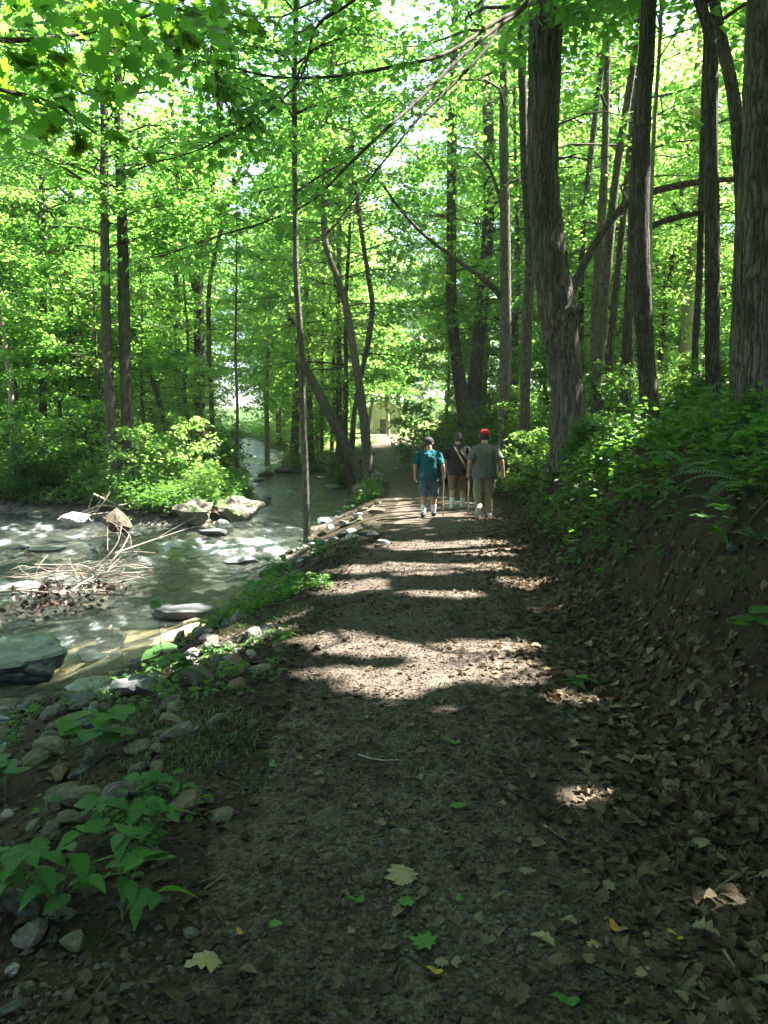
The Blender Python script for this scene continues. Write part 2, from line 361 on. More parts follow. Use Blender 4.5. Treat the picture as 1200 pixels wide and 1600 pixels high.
# ------------------------------------------------------------------ terrain
path_x = smooth_interp([-40, 0, 3, 6.5, 9, 12.4, 16, 20, 26, 34, 45, 60, 160], [.15, .15, .15, .28, .5, .85, 1.22, 1.32, 1.1, .75, .55, .8, 4])
path_z = smooth_interp([-40, 0, 18, 24, 30, 40, 50, 60, 75, 110, 160], [0, 0, 0, .05, .25, .85, 1.42, 1.72, 2.0, 4.0, 9.0])
water_z = smooth_interp([-20, 4, 10, 14.5, 15.5, 17.2, 18.2, 23, 30, 38, 45, 60, 75], [-.86, -.84, -.80, -.76, -.72, -.58, -.54, -.46, -.20, .16, .52, 1.25, 1.9])
PW = 1.25
def PWL(y): return np.interp(y, [0, 4, 8, 13], [.84, .9, 1.05, 1.25])
_right = [(-9, -2), (-5.6, 2.5), (-4.2, 5), (-3.35, 7), (-2.75, 8.3), (-2.35, 10.5), (-2.1, 13), (-1.95, 15), (-1.7, 18), (-1.35, 21), (-1.0, 25), (-1.0, 28), (-1.5, 32), (-3.2, 35.3), (-5.0, 37.5), (-5.7, 44), (-6.4, 50), (-9, 58), (-12, 70)]
_left = [(-15, 70), (-12, 58), (-9.5, 50), (-8.3, 44), (-7.4, 39), (-6.0, 34), (-4.7, 28), (-4.0, 24), (-4.3, 21), (-4.9, 19.6), (-6, 19.9), (-7.5, 21), (-11, 23), (-18, 25), (-34, 26), (-34, -2)]
POLY = np.array(_right + _left, float)
xc_f = smooth_interp([-40, -2, 5, 12, 19, 25, 33, 48, 58, 70, 160], [-21, -14, -9, -7, -3.3, -2.6, -3.7, -7.9, -10.5, -13.5, -40])

def stream_sd(x, y):
    x = np.asarray(x, float).ravel(); y = np.asarray(y, float).ravel()
    out = np.empty(len(x))
    A = POLY; B = np.roll(POLY, -1, 0); D = B - A; L2 = (D**2).sum(1)
    for c in range(0, len(x), 20000):
        px = x[c:c+20000, None]; py = y[c:c+20000, None]
        wx = px - A[:, 0]; wy = py - A[:, 1]
        t = np.clip((wx*D[:, 0] + wy*D[:, 1])/L2, 0, 1)
        d = np.sqrt(((wx - t*D[:, 0])**2 + (wy - t*D[:, 1])**2).min(1))
        cond = ((A[:, 1] <= py) & (B[:, 1] > py)) | ((B[:, 1] <= py) & (A[:, 1] > py))
        xi = A[:, 0] + (py - A[:, 1])/np.where(D[:, 1] == 0, 1e-9, D[:, 1])*D[:, 0]
        ins = (np.sum(cond & (px < xi), 1) % 2) == 1
        out[c:c+20000] = np.where(ins, -d, d)
    return out

_bankS = [-1, 0, .3, .55, .78, 1.05, 1.5, 2.4, 4, 7, 15, 40, 120]
_bankZ = [0, 0, .08, .28, .78, 1.2, 1.46, 1.68, 1.9, 2.4, 3.8, 9.0, 26]
def H(x, y, rough=True):
    x = np.asarray(x, float); y = np.asarray(y, float); shp = np.broadcast(x, y).shape
    x = np.broadcast_to(x, shp).ravel(); y = np.broadcast_to(y, shp).ravel()
    cx = path_x(y); zp = path_z(y); zw = water_z(y)
    sd = stream_sd(x, y)
    wob = fbm(x*.6, y*.6, 4.0, 2)
    # right side
    s = x - cx - PW + .12*wob*sstep(.0, .5, x - cx - PW)
    bf = 1 - .55*sstep(34, 52, y)
    zr = zp + np.interp(s, _bankS, _bankZ)*bf
    # between path and stream
    dl = np.maximum(0, cx - PWL(y) - x)
    t = np.clip(dl/np.maximum(dl + np.maximum(sd, 0), 1e-6), 0, 1)
    prof = np.where(t < .12, t*.2, .024 + (t-.12)*1.109)
    zl = zp*(1-prof) + (zw - .02)*prof
    # far side of the stream
    zf = zw + np.interp(np.maximum(sd, 0), [0, .25, .8, 2, 6, 14, 40, 120], [-.02, .22, .42, .62, 1.0, 2.4, 10, 34])
    left = x < xc_f(y)
    z = np.where(x > cx - PWL(y), zr, np.where(left & (sd > 0), zf, zl))
    inside = sd < 0
    bed = zw - .03 - .33*sstep(0, 1.3, -sd) + .09*fbm(x*1.1, y*1.1, 2.0, 2)*sstep(0, .5, -sd) + .16*np.exp(-(((x + 3.3)/1.1)**2 + ((y - 10.2)/1.0)**2))
    z = np.where(inside & (x <= cx - PWL(y)), bed, z)
    if rough:
        onp = 1 - sstep(PW*.9, PW*1.15, np.abs(x - cx))
        amp = .012*onp + (1-onp)*.05
        z = z + amp*fbm(x*1.7, y*1.7, 1.0, 3) + (.004 + .012*(1-onp))*fbm(x*7, y*7, 5.0, 2)
        cut = sstep(.4, .7, s)*(1 - sstep(1.6, 2.6, s))
        z = z + cut*.10*fbm(x*2.5, y*2.5, z*2.0, 3)
    return z.reshape(shp)

def h1(x, y): return float(H(np.array([x]), np.array([y]))[0])

def px_dir(px, py):
    u = (px - 600)/FPX; v = (800 - py)/FPX
    return np.array([u, math.cos(PITCH) + v*math.sin(PITCH), -math.sin(PITCH) + v*math.cos(PITCH)])
def P(px, py, d):
    r = px_dir(px, py); return np.array([0, 0, CAMH]) + r*(d/r[1])
_dd = np.concatenate([np.arange(1.2, 12, .02), np.arange(12, 80, .08)])
def G(px, py, water=False):
    """the point of the ground seen at a pixel of the photograph"""
    r = px_dir(px, py); r = r/r[1]
    X = r[0]*_dd; Z = CAMH + r[2]*_dd
    hh = H(X, _dd)
    if water: hh = np.maximum(hh, np.where(stream_sd(X, _dd) < 0, water_z(_dd), -9))
    i = np.argmax(Z < hh)
    if Z[i] >= hh[i]: i = len(_dd)-1
    return np.array([X[i], _dd[i], hh[i]])

def axis_coords(a, b, lo, hi, step, grow, mx):
    r = list(np.arange(a, b, step)); s = step; v = r[-1]
    while v < hi: s = min(s*grow, mx); v += s; r.append(v)
    s = step; v = r[0]; left = []
    while v > lo: s = min(s*grow, mx); v -= s; left.append(v)
    return np.array(left[::-1] + r)
gx = axis_coords(-3.6, 3.6, -150, 150, .075, 1.045, 8)
gy = axis_coords(1.8, 7.5, -60, 190, .07, 1.03, 8)
GX, GY = np.meshgrid(gx, gy)
GZ = H(GX, GY)
ny, nx = GX.shape
j, i = np.meshgrid(np.arange(ny-1), np.arange(nx-1), indexing='ij')
F = np.stack([j*nx+i, j*nx+i+1, (j+1)*nx+i+1, (j+1)*nx+i], -1).reshape(-1, 4)
gsd = stream_sd(GX, GY)

def ground_mat():
    m, nt, nd, lk = new_mat('forest_floor')
    tc = N(nt, 'ShaderNodeTexCoord')
    n1 = N(nt, 'ShaderNodeTexNoise', i_Scale=3.0, i_Detail=8.0, i_Roughness=.7); lk.new(tc.outputs['Object'], n1.inputs['Vector'])
    c1 = ramp(nt, n1.outputs[0], [(.3, (.013, .0095, .0065)), (.5, (.03, .022, .014)), (.72, (.062, .045, .03))])
    n2 = N(nt, 'ShaderNodeTexNoise', i_Scale=2.6, i_Detail=8.0, i_Roughness=.7); lk.new(tc.outputs['Object'], n2.inputs['Vector'])
    f2 = ramp(nt, n2.outputs[0], [(.54, (0, 0, 0)), (.66, (.8, .8, .8))])
    mg = N(nt, 'ShaderNodeMix', data_type='RGBA'); lk.new(f2, mg.inputs[0]); lk.new(c1, mg.inputs[6]); mg.inputs[7].default_value = (.02, .036, .009, 1)
    at = N(nt, 'ShaderNodeAttribute', attribute_name='bed')
    v = N(nt, 'ShaderNodeTexVoronoi', i_Scale=7.0); lk.new(tc.outputs['Object'], v.inputs['Vector'])
    cb = ramp(nt, v.outputs['Color'], [(.2, (.045, .043, .038)), (.5, (.115, .10, .078)), (.8, (.22, .185, .14))])
    mb = N(nt, 'ShaderNodeMix', data_type='RGBA'); lk.new(at.outputs['Fac'], mb.inputs[0]); lk.new(mg.outputs[2], mb.inputs[6]); lk.new(cb, mb.inputs[7])
    ah = N(nt, 'ShaderNodeAttribute', attribute_name='herbs')
    n5 = N(nt, 'ShaderNodeTexNoise', i_Scale=4.0, i_Detail=8.0, i_Roughness=.75); lk.new(tc.outputs['Object'], n5.inputs['Vector'])
    hc = ramp(nt, n5.outputs[0], [(.3, (.012, .025, .006)), (.5, (.03, .06, .013)), (.7, (.055, .095, .022))])
    mh = N(nt, 'ShaderNodeMix', data_type='RGBA'); lk.new(ah.outputs['Fac'], mh.inputs[0]); lk.new(mb.outputs[2], mh.inputs[6]); lk.new(hc, mh.inputs[7]); mb = mh
    a2 = N(nt, 'ShaderNodeAttribute', attribute_name='sand_sun_tint')
    md = N(nt, 'ShaderNodeMix', data_type='RGBA'); lk.new(a2.outputs['Fac'], md.inputs[0]); lk.new(mb.outputs[2], md.inputs[6]); md.inputs[7].default_value = (.50, .36, .19, 1)  # tan sand bar, its colour brightened to stand in for sunlight on it
    p = N(nt, 'ShaderNodeBsdfPrincipled', i_Roughness=.92); p.inputs['Specular IOR Level'].default_value = .15
    lk.new(md.outputs[2], p.inputs['Base Color'])
    n3 = N(nt, 'ShaderNodeTexNoise', i_Scale=28.0, i_Detail=6.0); lk.new(tc.outputs['Object'], n3.inputs['Vector'])
    b = N(nt, 'ShaderNodeBump', i_Strength=.8, i_Distance=.03); lk.new(n3.outputs[0], b.inputs['Height']); lk.new(b.outputs[0], p.inputs['Normal'])
    o = N(nt, 'ShaderNodeOutputMaterial'); lk.new(p.outputs[0], o.inputs[0])
    return m
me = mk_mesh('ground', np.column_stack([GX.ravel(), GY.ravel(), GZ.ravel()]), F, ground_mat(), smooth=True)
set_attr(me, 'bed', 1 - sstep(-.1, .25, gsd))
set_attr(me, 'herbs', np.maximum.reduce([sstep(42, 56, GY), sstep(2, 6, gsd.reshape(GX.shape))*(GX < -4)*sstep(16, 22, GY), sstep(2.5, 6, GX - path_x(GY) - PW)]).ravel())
set_attr(me, 'sand_sun_tint', np.exp(-(((GX + 3.3)/1.1)**2 + ((GY - 10.2)/1.0)**2)).ravel())
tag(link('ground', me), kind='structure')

# the walked path: a packed gravel sheet lying on the ground
def path_mat():
    m, nt, nd, lk = new_mat('path_gravel')
    tc = N(nt, 'ShaderNodeTexCoord')
    n1 = N(nt, 'ShaderNodeTexNoise', i_Scale=2.2, i_Detail=8.0, i_Roughness=.7); lk.new(tc.outputs['Object'], n1.inputs['Vector'])
    c1 = ramp(nt, n1.outputs[0], [(.3, (.043, .033, .025)), (.5, (.077, .060, .048)), (.7, (.122, .100, .083))])
    v = N(nt, 'ShaderNodeTexVoronoi', i_Scale=75.0); lk.new(tc.outputs['Object'], v.inputs['Vector'])
    c2 = ramp(nt, v.outputs['Color'], [(.1, (.35, .35, .35)), (.5, (.95, .93, .9)), (.9, (1.7, 1.65, 1.6))])
    mx = N(nt, 'ShaderNodeMix', data_type='RGBA', blend_type='MULTIPLY'); mx.inputs[0].default_value = .8
    lk.new(c1, mx.inputs[6]); lk.new(c2, mx.inputs[7])
    p = N(nt, 'ShaderNodeBsdfPrincipled', i_Roughness=.9); p.inputs['Specular IOR Level'].default_value = .2
    lk.new(mx.outputs[2], p.inputs['Base Color'])
    n3 = N(nt, 'ShaderNodeTexNoise', i_Scale=60.0, i_Detail=5.0); lk.new(tc.outputs['Object'], n3.inputs['Vector'])
    b1 = N(nt, 'ShaderNodeBump', i_Strength=.7, i_Distance=.012); lk.new(n3.outputs[0], b1.inputs['Height'])
    b = N(nt, 'ShaderNodeBump', i_Strength=.8, i_Distance=.012, invert=True); lk.new(v.outputs['Distance'], b.inputs['Height'])
    lk.new(b1.outputs[0], b.inputs['Normal']); lk.new(b.outputs[0], p.inputs['Normal'])
    o = N(nt, 'ShaderNodeOutputMaterial'); lk.new(p.outputs[0], o.inputs[0])
    return m
py_ = axis_coords(1.2, 8, -6, 62, .05, 1.03, .6)
ps = np.linspace(-1, 1, 57)
PY, PS = np.meshgrid(py_, ps, indexing='ij')
wl = PWL(PY)*(1.0 + .16*fbm(PY*.9, 3.0, 0, 3)); wr = PW*(1.08 + .14*fbm(PY*.9, 9.0, 0, 3))
PX = path_x(PY) + np.where(PS < 0, PS*wl, PS*wr)
PZ = H(PX, PY) + .022*(1 - np.abs(PS)**6*2.2) + .005*fbm(PX*14, PY*14, 0, 2)
ny, nx = PX.shape
j, i = np.meshgrid(np.arange(ny-1), np.arange(nx-1), indexing='ij')
F = np.stack([j*nx+i, (j)*nx+i+1, (j+1)*nx+i+1, (j+1)*nx+i], -1).reshape(-1, 4)
tag(link('path', mk_mesh('path', np.column_stack([PX.ravel(), PY.ravel(), PZ.ravel()]), F, path_mat(), smooth=True)), kind='structure')
def surf(x, y):
    """top of ground or path"""
    x = np.asarray(x, float); y = np.asarray(y, float)
    s = np.abs(x - path_x(y))/np.where(x < path_x(y), PWL(y), PW)
    return H(x, y) + .022*np.clip(1 - s**6*2.2, 0, 1)*(y < 62)

# sunny lawn at the end of the path
lx = np.linspace(-4.5, 9, 50); ly = np.linspace(43, 96, 70)
LX, LY = np.meshgrid(lx, ly)
LZ = H(LX, LY) + .05
cxx = np.abs(LX - path_x(LY))
LZ = LZ - .3*(1 - sstep(PW*.8, PW*1.2, cxx))*(LY < 57) - .6*(1-sstep(.3, 1.0, stream_sd(LX, LY).reshape(LX.shape))) - .5*(1-sstep(43, 45, LY))
ny, nx = LX.shape
j, i = np.meshgrid(np.arange(ny-1), np.arange(nx-1), indexing='ij')
F = np.stack([j*nx+i, j*nx+i+1, (j+1)*nx+i+1, (j+1)*nx+i], -1).reshape(-1, 4)
M['lawn'] = noise_mat('lawn', [(.10, .15, .035), (.17, .22, .06), (.24, .27, .10)], 1.5, 8, .9, .6, 30)
tag(link('lawn', mk_mesh('lawn', np.column_stack([LX.ravel(), LY.ravel(), LZ.ravel()]), F, M['lawn'], smooth=True)), kind='structure')

# ------------------------------------------------------------------ stream
def water_mat():
    m, nt, nd, lk = new_mat('stream_water')
    tc = N(nt, 'ShaderNodeTexCoord')
    mp = N(nt, 'ShaderNodeMapping'); mp.inputs['Rotation'].default_value = (0, 0, math.radians(-25)); mp.inputs['Scale'].default_value = (1.5, .8, 1)
    lk.new(tc.outputs['Object'], mp.inputs[0])
    n1 = N(nt, 'ShaderNodeTexNoise', i_Scale=5.0, i_Detail=6.0, i_Roughness=.62, i_Distortion=.6); lk.new(mp.outputs[0], n1.inputs['Vector'])
    n2 = N(nt, 'ShaderNodeTexNoise', i_Scale=22.0, i_Detail=4.0, i_Distortion=.4); lk.new(mp.outputs[0], n2.inputs['Vector'])
    b1 = N(nt, 'ShaderNodeBump', i_Strength=1.0, i_Distance=.11); lk.new(n1.outputs[0], b1.inputs['Height'])
    b2 = N(nt, 'ShaderNodeBump', i_Strength=.9, i_Distance=.03); lk.new(n2.outputs[0], b2.inputs['Height']); lk.new(b1.outputs[0], b2.inputs['Normal'])
    fr = N(nt, 'ShaderNodeFresnel', i_IOR=1.40); lk.new(b2.outputs[0], fr.inputs['Normal'])
    tr = N(nt, 'ShaderNodeBsdfTransparent'); tr.inputs[0].default_value = (.64, .70, .68, 1)
    gl = N(nt, 'ShaderNodeBsdfGlossy', i_Roughness=.10); lk.new(b2.outputs[0], gl.inputs['Normal']); gl.inputs[0].default_value = (.95, 1, 1, 1)
    ms = N(nt, 'ShaderNodeMixShader'); lk.new(fr.outputs[0], ms.inputs[0]); lk.new(tr.outputs[0], ms.inputs[1]); lk.new(gl.outputs[0], ms.inputs[2])
    # suspended bubbles give the stream its milky green body; foam where it breaks
    df = N(nt, 'ShaderNodeBsdfDiffuse'); df.inputs[0].default_value = (.22, .27, .26, 1); lk.new(b2.outputs[0], df.inputs['Normal'])
    ms2 = N(nt, 'ShaderNodeMixShader'); ms2.inputs[0].default_value = .035; lk.new(ms.outputs[0], ms2.inputs[1]); lk.new(df.outputs[0], ms2.inputs[2])
    at = N(nt, 'ShaderNodeAttribute', attribute_name='foam')
    m4 = N(nt, 'ShaderNodeMapping'); m4.inputs['Rotation'].default_value = (0, 0, math.radians(-25)); m4.inputs['Scale'].default_value = (2.6, .8, 1); lk.new(tc.outputs['Object'], m4.inputs[0])
    n4 = N(nt, 'ShaderNodeTexNoise', i_Scale=22.0, i_Detail=7.0, i_Roughness=.78, i_Distortion=.8); lk.new(m4.outputs[0], n4.inputs['Vector'])
    ad = N(nt, 'ShaderNodeMath', operation='ADD'); lk.new(at.outputs['Fac'], ad.inputs[0]); lk.new(n4.outputs[0], ad.inputs[1])
    ff = ramp(nt, ad.outputs[0], [(.74, (0, 0, 0)), (1.0, (.6, .6, .6))])
    wf = N(nt, 'ShaderNodeBsdfDiffuse'); wf.inputs[0].default_value = (.55, .58, .58, 1); lk.new(b2.outputs[0], wf.inputs['Normal'])
    ms3 = N(nt, 'ShaderNodeMixShader'); lk.new(ff, ms3.inputs[0]); lk.new(ms2.outputs[0], ms3.inputs[1]); lk.new(wf.outputs[0], ms3.inputs[2])
    o = N(nt, 'ShaderNodeOutputMaterial'); lk.new(ms3.outputs[0], o.inputs[0])
    return m
wy = axis_coords(6, 20, -2, 69, .075, 1.03, .5)
wx = axis_coords(-9, -.6, -33, -.4, .09, 1.05, .8)
WX, WY = np.meshgrid(wx, wy)
wsd = stream_sd(WX, WY).reshape(WX.shape)
rap = np.exp(-((WY + .25*WX - 15.9)/1.0)**2) * sstep(-5.5, -4, WX) + .95*np.exp(-((WY - 44)/5.0)**2) + .35*np.exp(-((WY-29)/1.2)**2)
rap = rap + .55*np.exp(-((WX+9)**2 + (WY-18)**2)/5) + .35*np.exp(-((WX+6.5)**2 + (WY-12.5)**2)/2.5) + .3*np.exp(-((WX+3.6)**2 + (WY-8.3)**2)/.6)
fx, fy = WX*.9 + WY*.42, WY*.9 - WX*.42          # along and across the flow
WZ = water_z(WY) + (.014 + .05*rap)*fbm(fx*2.6, fy*1.6, 0, 3) + (.006 + .03*rap)*fbm(fx*9, fy*5, 2, 2)
foam = np.clip(rap*.42 + .42*rap*fbm(fx*5.5, fy*1.6, 7, 3), 0, 1) + .5*np.clip(fbm(fx*5.5, fy*1.1, 5, 3) - .28, 0, .6)
ny, nx = WX.shape
j, i = np.meshgrid(np.arange(ny-1), np.arange(nx-1), indexing='ij')
F = np.stack([j*nx+i, j*nx+i+1, (j+1)*nx+i+1, (j+1)*nx+i], -1).reshape(-1, 4)
keep = (wsd.ravel()[F] < .35).any(1)
F = F[keep]; used = np.unique(F); rm = np.full(WX.size, -1); rm[used] = np.arange(len(used))
me = mk_mesh('stream', np.column_stack([WX.ravel(), WY.ravel(), WZ.ravel()])[used], rm[F], water_mat(), smooth=True)
set_attr(me, 'foam', foam.ravel()[used])
tag(link('stream', me), kind='structure')

# ------------------------------------------------------------------ gaps in the canopy, where sun reaches the ground
def gpx(px, py, z0=0.0):
    r = px_dir(px, py); t = (z0 - CAMH)/r[2]; return r[0]*t, r[1]*t
GAPS = []   # (x, y, z, rx, ry, rot)
def gap(px0, px1, py0, py1, z0=0.0, rot=0.0):
    xa, ya = gpx((px0+px1)/2, py1, z0); xb, yb = gpx((px0+px1)/2, py0, z0)
    ym = (ya+yb)/2; w = (px1-px0)/FPX*ym/2
    GAPS.append(((xa+xb)/2, ym, z0, max(w, .08), max((yb-ya)/2, .08), rot))
gap(590, 800, 844, 862); gap(720, 800, 880, 892); gap(490, 600, 905, 928); gap(600, 700, 878, 900); gap(690, 790, 858, 868)
gap(620, 740, 925, 936); gap(520, 600, 882, 895)
gap(460, 560, 985, 1005); gap(500, 640, 1000, 1024); gap(610, 720, 1012, 1032); gap(700, 835, 1003, 1022); gap(720, 860, 1038, 1058); gap(580, 740, 1044, 1072)
gap(450, 590, 1044, 1062); gap(530, 650, 1072, 1086); gap(760, 830, 1064, 1074); gap(600, 690, 1098, 1116); gap(570, 640, 1075, 1092)
gap(915, 955, 1228, 1236, .05); gap(1170, 1230, 1290, 1370, .2); gap(560, 600, 1120, 1128)
gap(640, 800, 800, 812); gap(620, 660, 812, 820); gap(700, 760, 785, 792)
gap(800, 850, 890, 905, .1); gap(860, 900, 835, 850, .2); gap(880, 990, 1060, 1075, .1)
gap(390, 470, 965, 1000, -.1); gap(160, 230, 1062, 1098, -.4); gap(225, 265, 1045, 1068, -.35); gap(290, 400, 990, 1060, -.3)
gap(110, 310, 945, 1022, -.8, 0.0); gap(340, 470, 835, 885, -.7); gap(60, 240, 860, 940, -.6); gap(20, 130, 835, 860, -.7); gap(180, 250, 800, 830, -.5)
gap(300, 350, 730, 790, .3); gap(350, 420, 775, 815, -.2); gap(440, 500, 745, 790, -.4); gap(500, 640, 780, 830, -.1); gap(850, 990, 610, 740, 1.3); gap(1000, 1100, 560, 650, 2.0)
GAPS += [(-2.6, 5.7, 4.9, .7, .6, 0.0), (-1.6, 6.2, 5.2, .5, .45, 0.0)]
GAPS = np.array(GAPS)
def in_gap(Pw, soft=1.0):
    """True for a point that would shade one of the sunny spots"""
    out = np.zeros(len(Pw), bool)
    for (x, y, z, rx, ry, rot) in GAPS:
        t = (Pw[:, 2] - z)/SUN[2]
        qx = Pw[:, 0] - t*SUN[0] - x; qy = Pw[:, 1] - t*SUN[1] - y
        w = 1 + .3*noise3(qx*2.1+x, qy*2.1+y, 3.0) + .5*noise3(qx*5+x, qy*6+y, 7.0)
        out |= ((qx/(rx*1.08+.11))**2 + (qy/(ry*1.0+.09))**2 < w) & (t > 2.0)
    return out
# ------------------------------------------------------------------ trees
def grow(trP, trR, z0, R, nl, seed, twigs=8, lpt=22, leaf=.13, slope=.4, droop=.45, top_taper=.35, az0=None, tpl=LEAF4, lens=None, zpow=1.0):
    """limbs, twigs and leaves on a trunk polyline; all in the trunk's coordinates"""
    r = np.random.default_rng(seed)
    z1 = trP[-1, 2]
    u = np.sort((np.arange(nl) + r.uniform(0, 1, nl))/nl)**zpow
    h = z0 + (z1 - z0)*u*.97
    st = np.stack([np.interp(h, trP[:, 2], trP[:, k]) for k in range(3)], 1)
    r0 = np.interp(h, trP[:, 2], trR)
    az = (np.arange(nl)*2.39996 + r.uniform(-.5, .5, nl)) if az0 is None else np.asarray(az0)
    L = R*(.62 + .5*np.sin(PI*(.12 + .7*u)))*(1 - (1-top_taper)*sstep(.55, 1, u))*r.uniform(.7, 1.15, nl)
    d = np.stack([np.cos(az), np.sin(az), np.zeros(nl)], 1)
    side = np.stack([-d[:, 1], d[:, 0], np.zeros(nl)], 1)
    K = 7; t = np.linspace(0, 1, K)
    sl = slope*r.uniform(.5, 1.6, nl) + .5*sstep(.6, 1, u); dr = droop*r.uniform(.4, 1.3, nl)
    w1, w2 = r.normal(0, .18, nl), r.normal(0, .10, nl)
    lp = (st[:, None] + d[:, None]*(L[:, None]*t)[..., None]*.95
          + np.array([0, 0, 1.])*(L[:, None]*(sl[:, None]*t - dr[:, None]*t**2))[..., None]
          + side[:, None]*(L[:, None]*(w1[:, None]*np.sin(t*3.1) + w2[:, None]*np.sin(t*7)))[..., None])
    lr = np.maximum(np.minimum(r0*.5, (.008 + .0085*L))[:, None]*(1 - .85*t), .006)
    # twigs
    m = twigs
    tt = np.clip((np.arange(m) + .5 + r.uniform(-.4, .4, (nl, m)))/m*.82 + .18, 0, 1)
    idx = tt*(K-1); k0 = np.clip(np.floor(idx).astype(int), 0, K-2); fr = (idx - k0)[..., None]
    ar = np.arange(nl)[:, None]
    b = lp[ar, k0]*(1-fr) + lp[ar, k0+1]*fr
    ld = unit(lp[ar, k0+1] - lp[ar, k0])
    sg = np.where((np.arange(m) + (np.arange(nl)[:, None])) % 2 == 0, 1, -1)
    ang = sg*r.uniform(.5, 1.25, (nl, m)); ang[:, -1] *= .2
    ca, sa = np.cos(ang), np.sin(ang)
    td = np.stack([ld[..., 0]*ca - ld[..., 1]*sa, ld[..., 0]*sa + ld[..., 1]*ca, ld[..., 2]*.7 + r.normal(0, .18, (nl, m))], -1)
    td = unit(td)
    tl = L[:, None]*(.50 - .22*tt)*r.uniform(.6, 1.2, (nl, m))
    tk = np.linspace(0, 1, 3)
    tp = b[:, :, None] + td[:, :, None]*(tl[..., None]*tk)[..., None] + np.array([0, 0, -1.])*(tl[..., None]*tk**2*.16)[..., None]
    tr = np.maximum(.004, .5*np.take_along_axis(lr, k0, 1))[..., None]*(1 - .75*tk)
    # leaves
    q = lpt
    s = r.uniform(.12, 1.08, (nl, m, q))
    perp = unit(np.cross(td, np.array([0, 0, 1.])))
    lsd = r.choice([-1., 1.], (nl, m, q))
    spread = np.abs(r.normal(0, .17, (nl, m, q)))*tl[..., None]*1.1 + .02
    lpP = (b[:, :, None] + td[:, :, None]*(tl[..., None]*s)[..., None] + perp[:, :, None]*(lsd*spread)[..., None]
           + np.array([0, 0, -1.])*(tl[..., None]*s**2*.16)[..., None] + r.normal(0, .045, (nl, m, q, 3))*np.array([1, 1, 1.6]))
    ax = td[:, :, None]*.55 + perp[:, :, None]*(lsd*.8)[..., None] + r.normal(0, .35, (nl, m, q, 3)) + np.array([0, 0, -.25])
    nm = np.array([0, 0, 1.]) + r.normal(0, .42, (nl, m, q, 3))
    sz = leaf*np.clip(r.lognormal(-.1, .32, (nl, m, q)), .4, 1.9)
    return dict(limbs=(lp, lr), twigs=(tp.reshape(-1, 3, 3), tr.reshape(-1, 3)),
                P=lpP.reshape(-1, 3), ax=ax.reshape(-1, 3), nm=nm.reshape(-1, 3), sz=sz.ravel())

def wood_mesh(g, off, mat, twigs=True):
    tp, tr = g['twigs']; k = ~(in_gap(tp[:, 0]) | in_gap(tp[:, 2]))
    lp, lr = g['limbs']; m_ = len(tp)//len(lp); k2 = ~(in_gap(lp[:, 2]) | in_gap(lp[:, 3]) | in_gap(lp[:, 4])) | (np.arange(len(lp)) % 4 == 0)
    k &= np.repeat(k2, m_)
    V, F = join([tubes(lp[k2], lr[k2], sides=6)] + ([tubes(tp[k], tr[k], sides=3)] if twigs else []))
    return mk_mesh('branches', V - off, F, mat, smooth=True)

def leaf_mesh(g, off, mat, tpl=LEAF4, cull=True, extra_keep=None):
    k = np.ones(len(g['P']), bool)
    if cull: k &= ~in_gap(g['P'] + unit(g['ax'])*(g['sz']*.5)[:, None])
    if extra_keep is not None: k &= extra_keep(g['P'])
    V, F = leaf_cloud(g['P'][k], g['ax'][k], g['nm'][k], g['sz'][k], tpl)
    return mk_mesh('crown', V - off, F, mat)

def px_trunk(d, pts, top, sink=.25, lean=0.0):
    """trunk centre line from pixels of the photograph at distance d, rooted in the ground, carried on to height top"""
    W = [P(a, b, d) for a, b, w in pts]; R = [w/2/FPX*d*.88 for a, b, w in pts]
    gz = h1(W[0][0], d)
    if W[0][2] > gz + .05:
        dirn = (W[0] - W[1]); dirn = dirn/abs(dirn[2])
        b = W[0] + dirn*(W[0][2] - gz)*.6; b[2] = gz
        W = [b - np.array([0, 0, sink])] + W; R = [R[0]*1.03] + R
    else:
        W[0] = np.array([W[0][0], d, gz - sink])
    W = np.array(W); R = np.array(R)
    if lean: W[:, 1] += lean*(W[:, 2] - W[0, 2])
    dirn = W[-1] - W[-2]; dirn = dirn/max(dirn[2], .2); dirn = np.clip(dirn, -.35, 1)
    n = 4; z = W[-1, 2]
    if top > z + .5:
        ex = [W[-1] + np.array([dirn[0]*(top-z)*k/n*(1-.3*k/n), dirn[1]*(top-z)*k/n, (top-z)*k/n]) for k in range(1, n+1)]
        er = [R[-1]*(1 - .85*k/n) for k in range(1, n+1)]
        W = np.concatenate([W, ex]); R = np.concatenate([R, er])
    return W, R, np.array([W[0, 0], d, gz])

def tree(label, d, pts, top, z0, R, nl, seed, bark='bark', leaf='leaf', lsz=.14, twigs=10, lpt=34, sides=18, furrow=.5, flare=.45, lean=0.0, group=None,
         slope=.4, droop=.45, tpl=LEAF4, extra=None, cull=True, name='forest_tree', az0=None):
    W, Rr, base = px_trunk(d, pts, top, lean=lean)
    root = thing(name, label, 'tree', base, group)
    V, F = trunk_mesh(W, Rr, sides, .14, flare, furrow, seed)
    link('trunk', mk_mesh('trunk', V - base, F, M[bark], smooth=True), root)
    if nl:
        o = np.argsort(W[:, 2]); g = grow(W[o], Rr[o], z0, R, nl, seed, twigs, lpt, lsz, slope, droop, az0=az0)
        link('branches', wood_mesh(g, base, M['twig']), root)['kind'] = 'stuff'
        link('crown', leaf_mesh(g, base, M[leaf], tpl, cull), root)
    return root, W, Rr, base

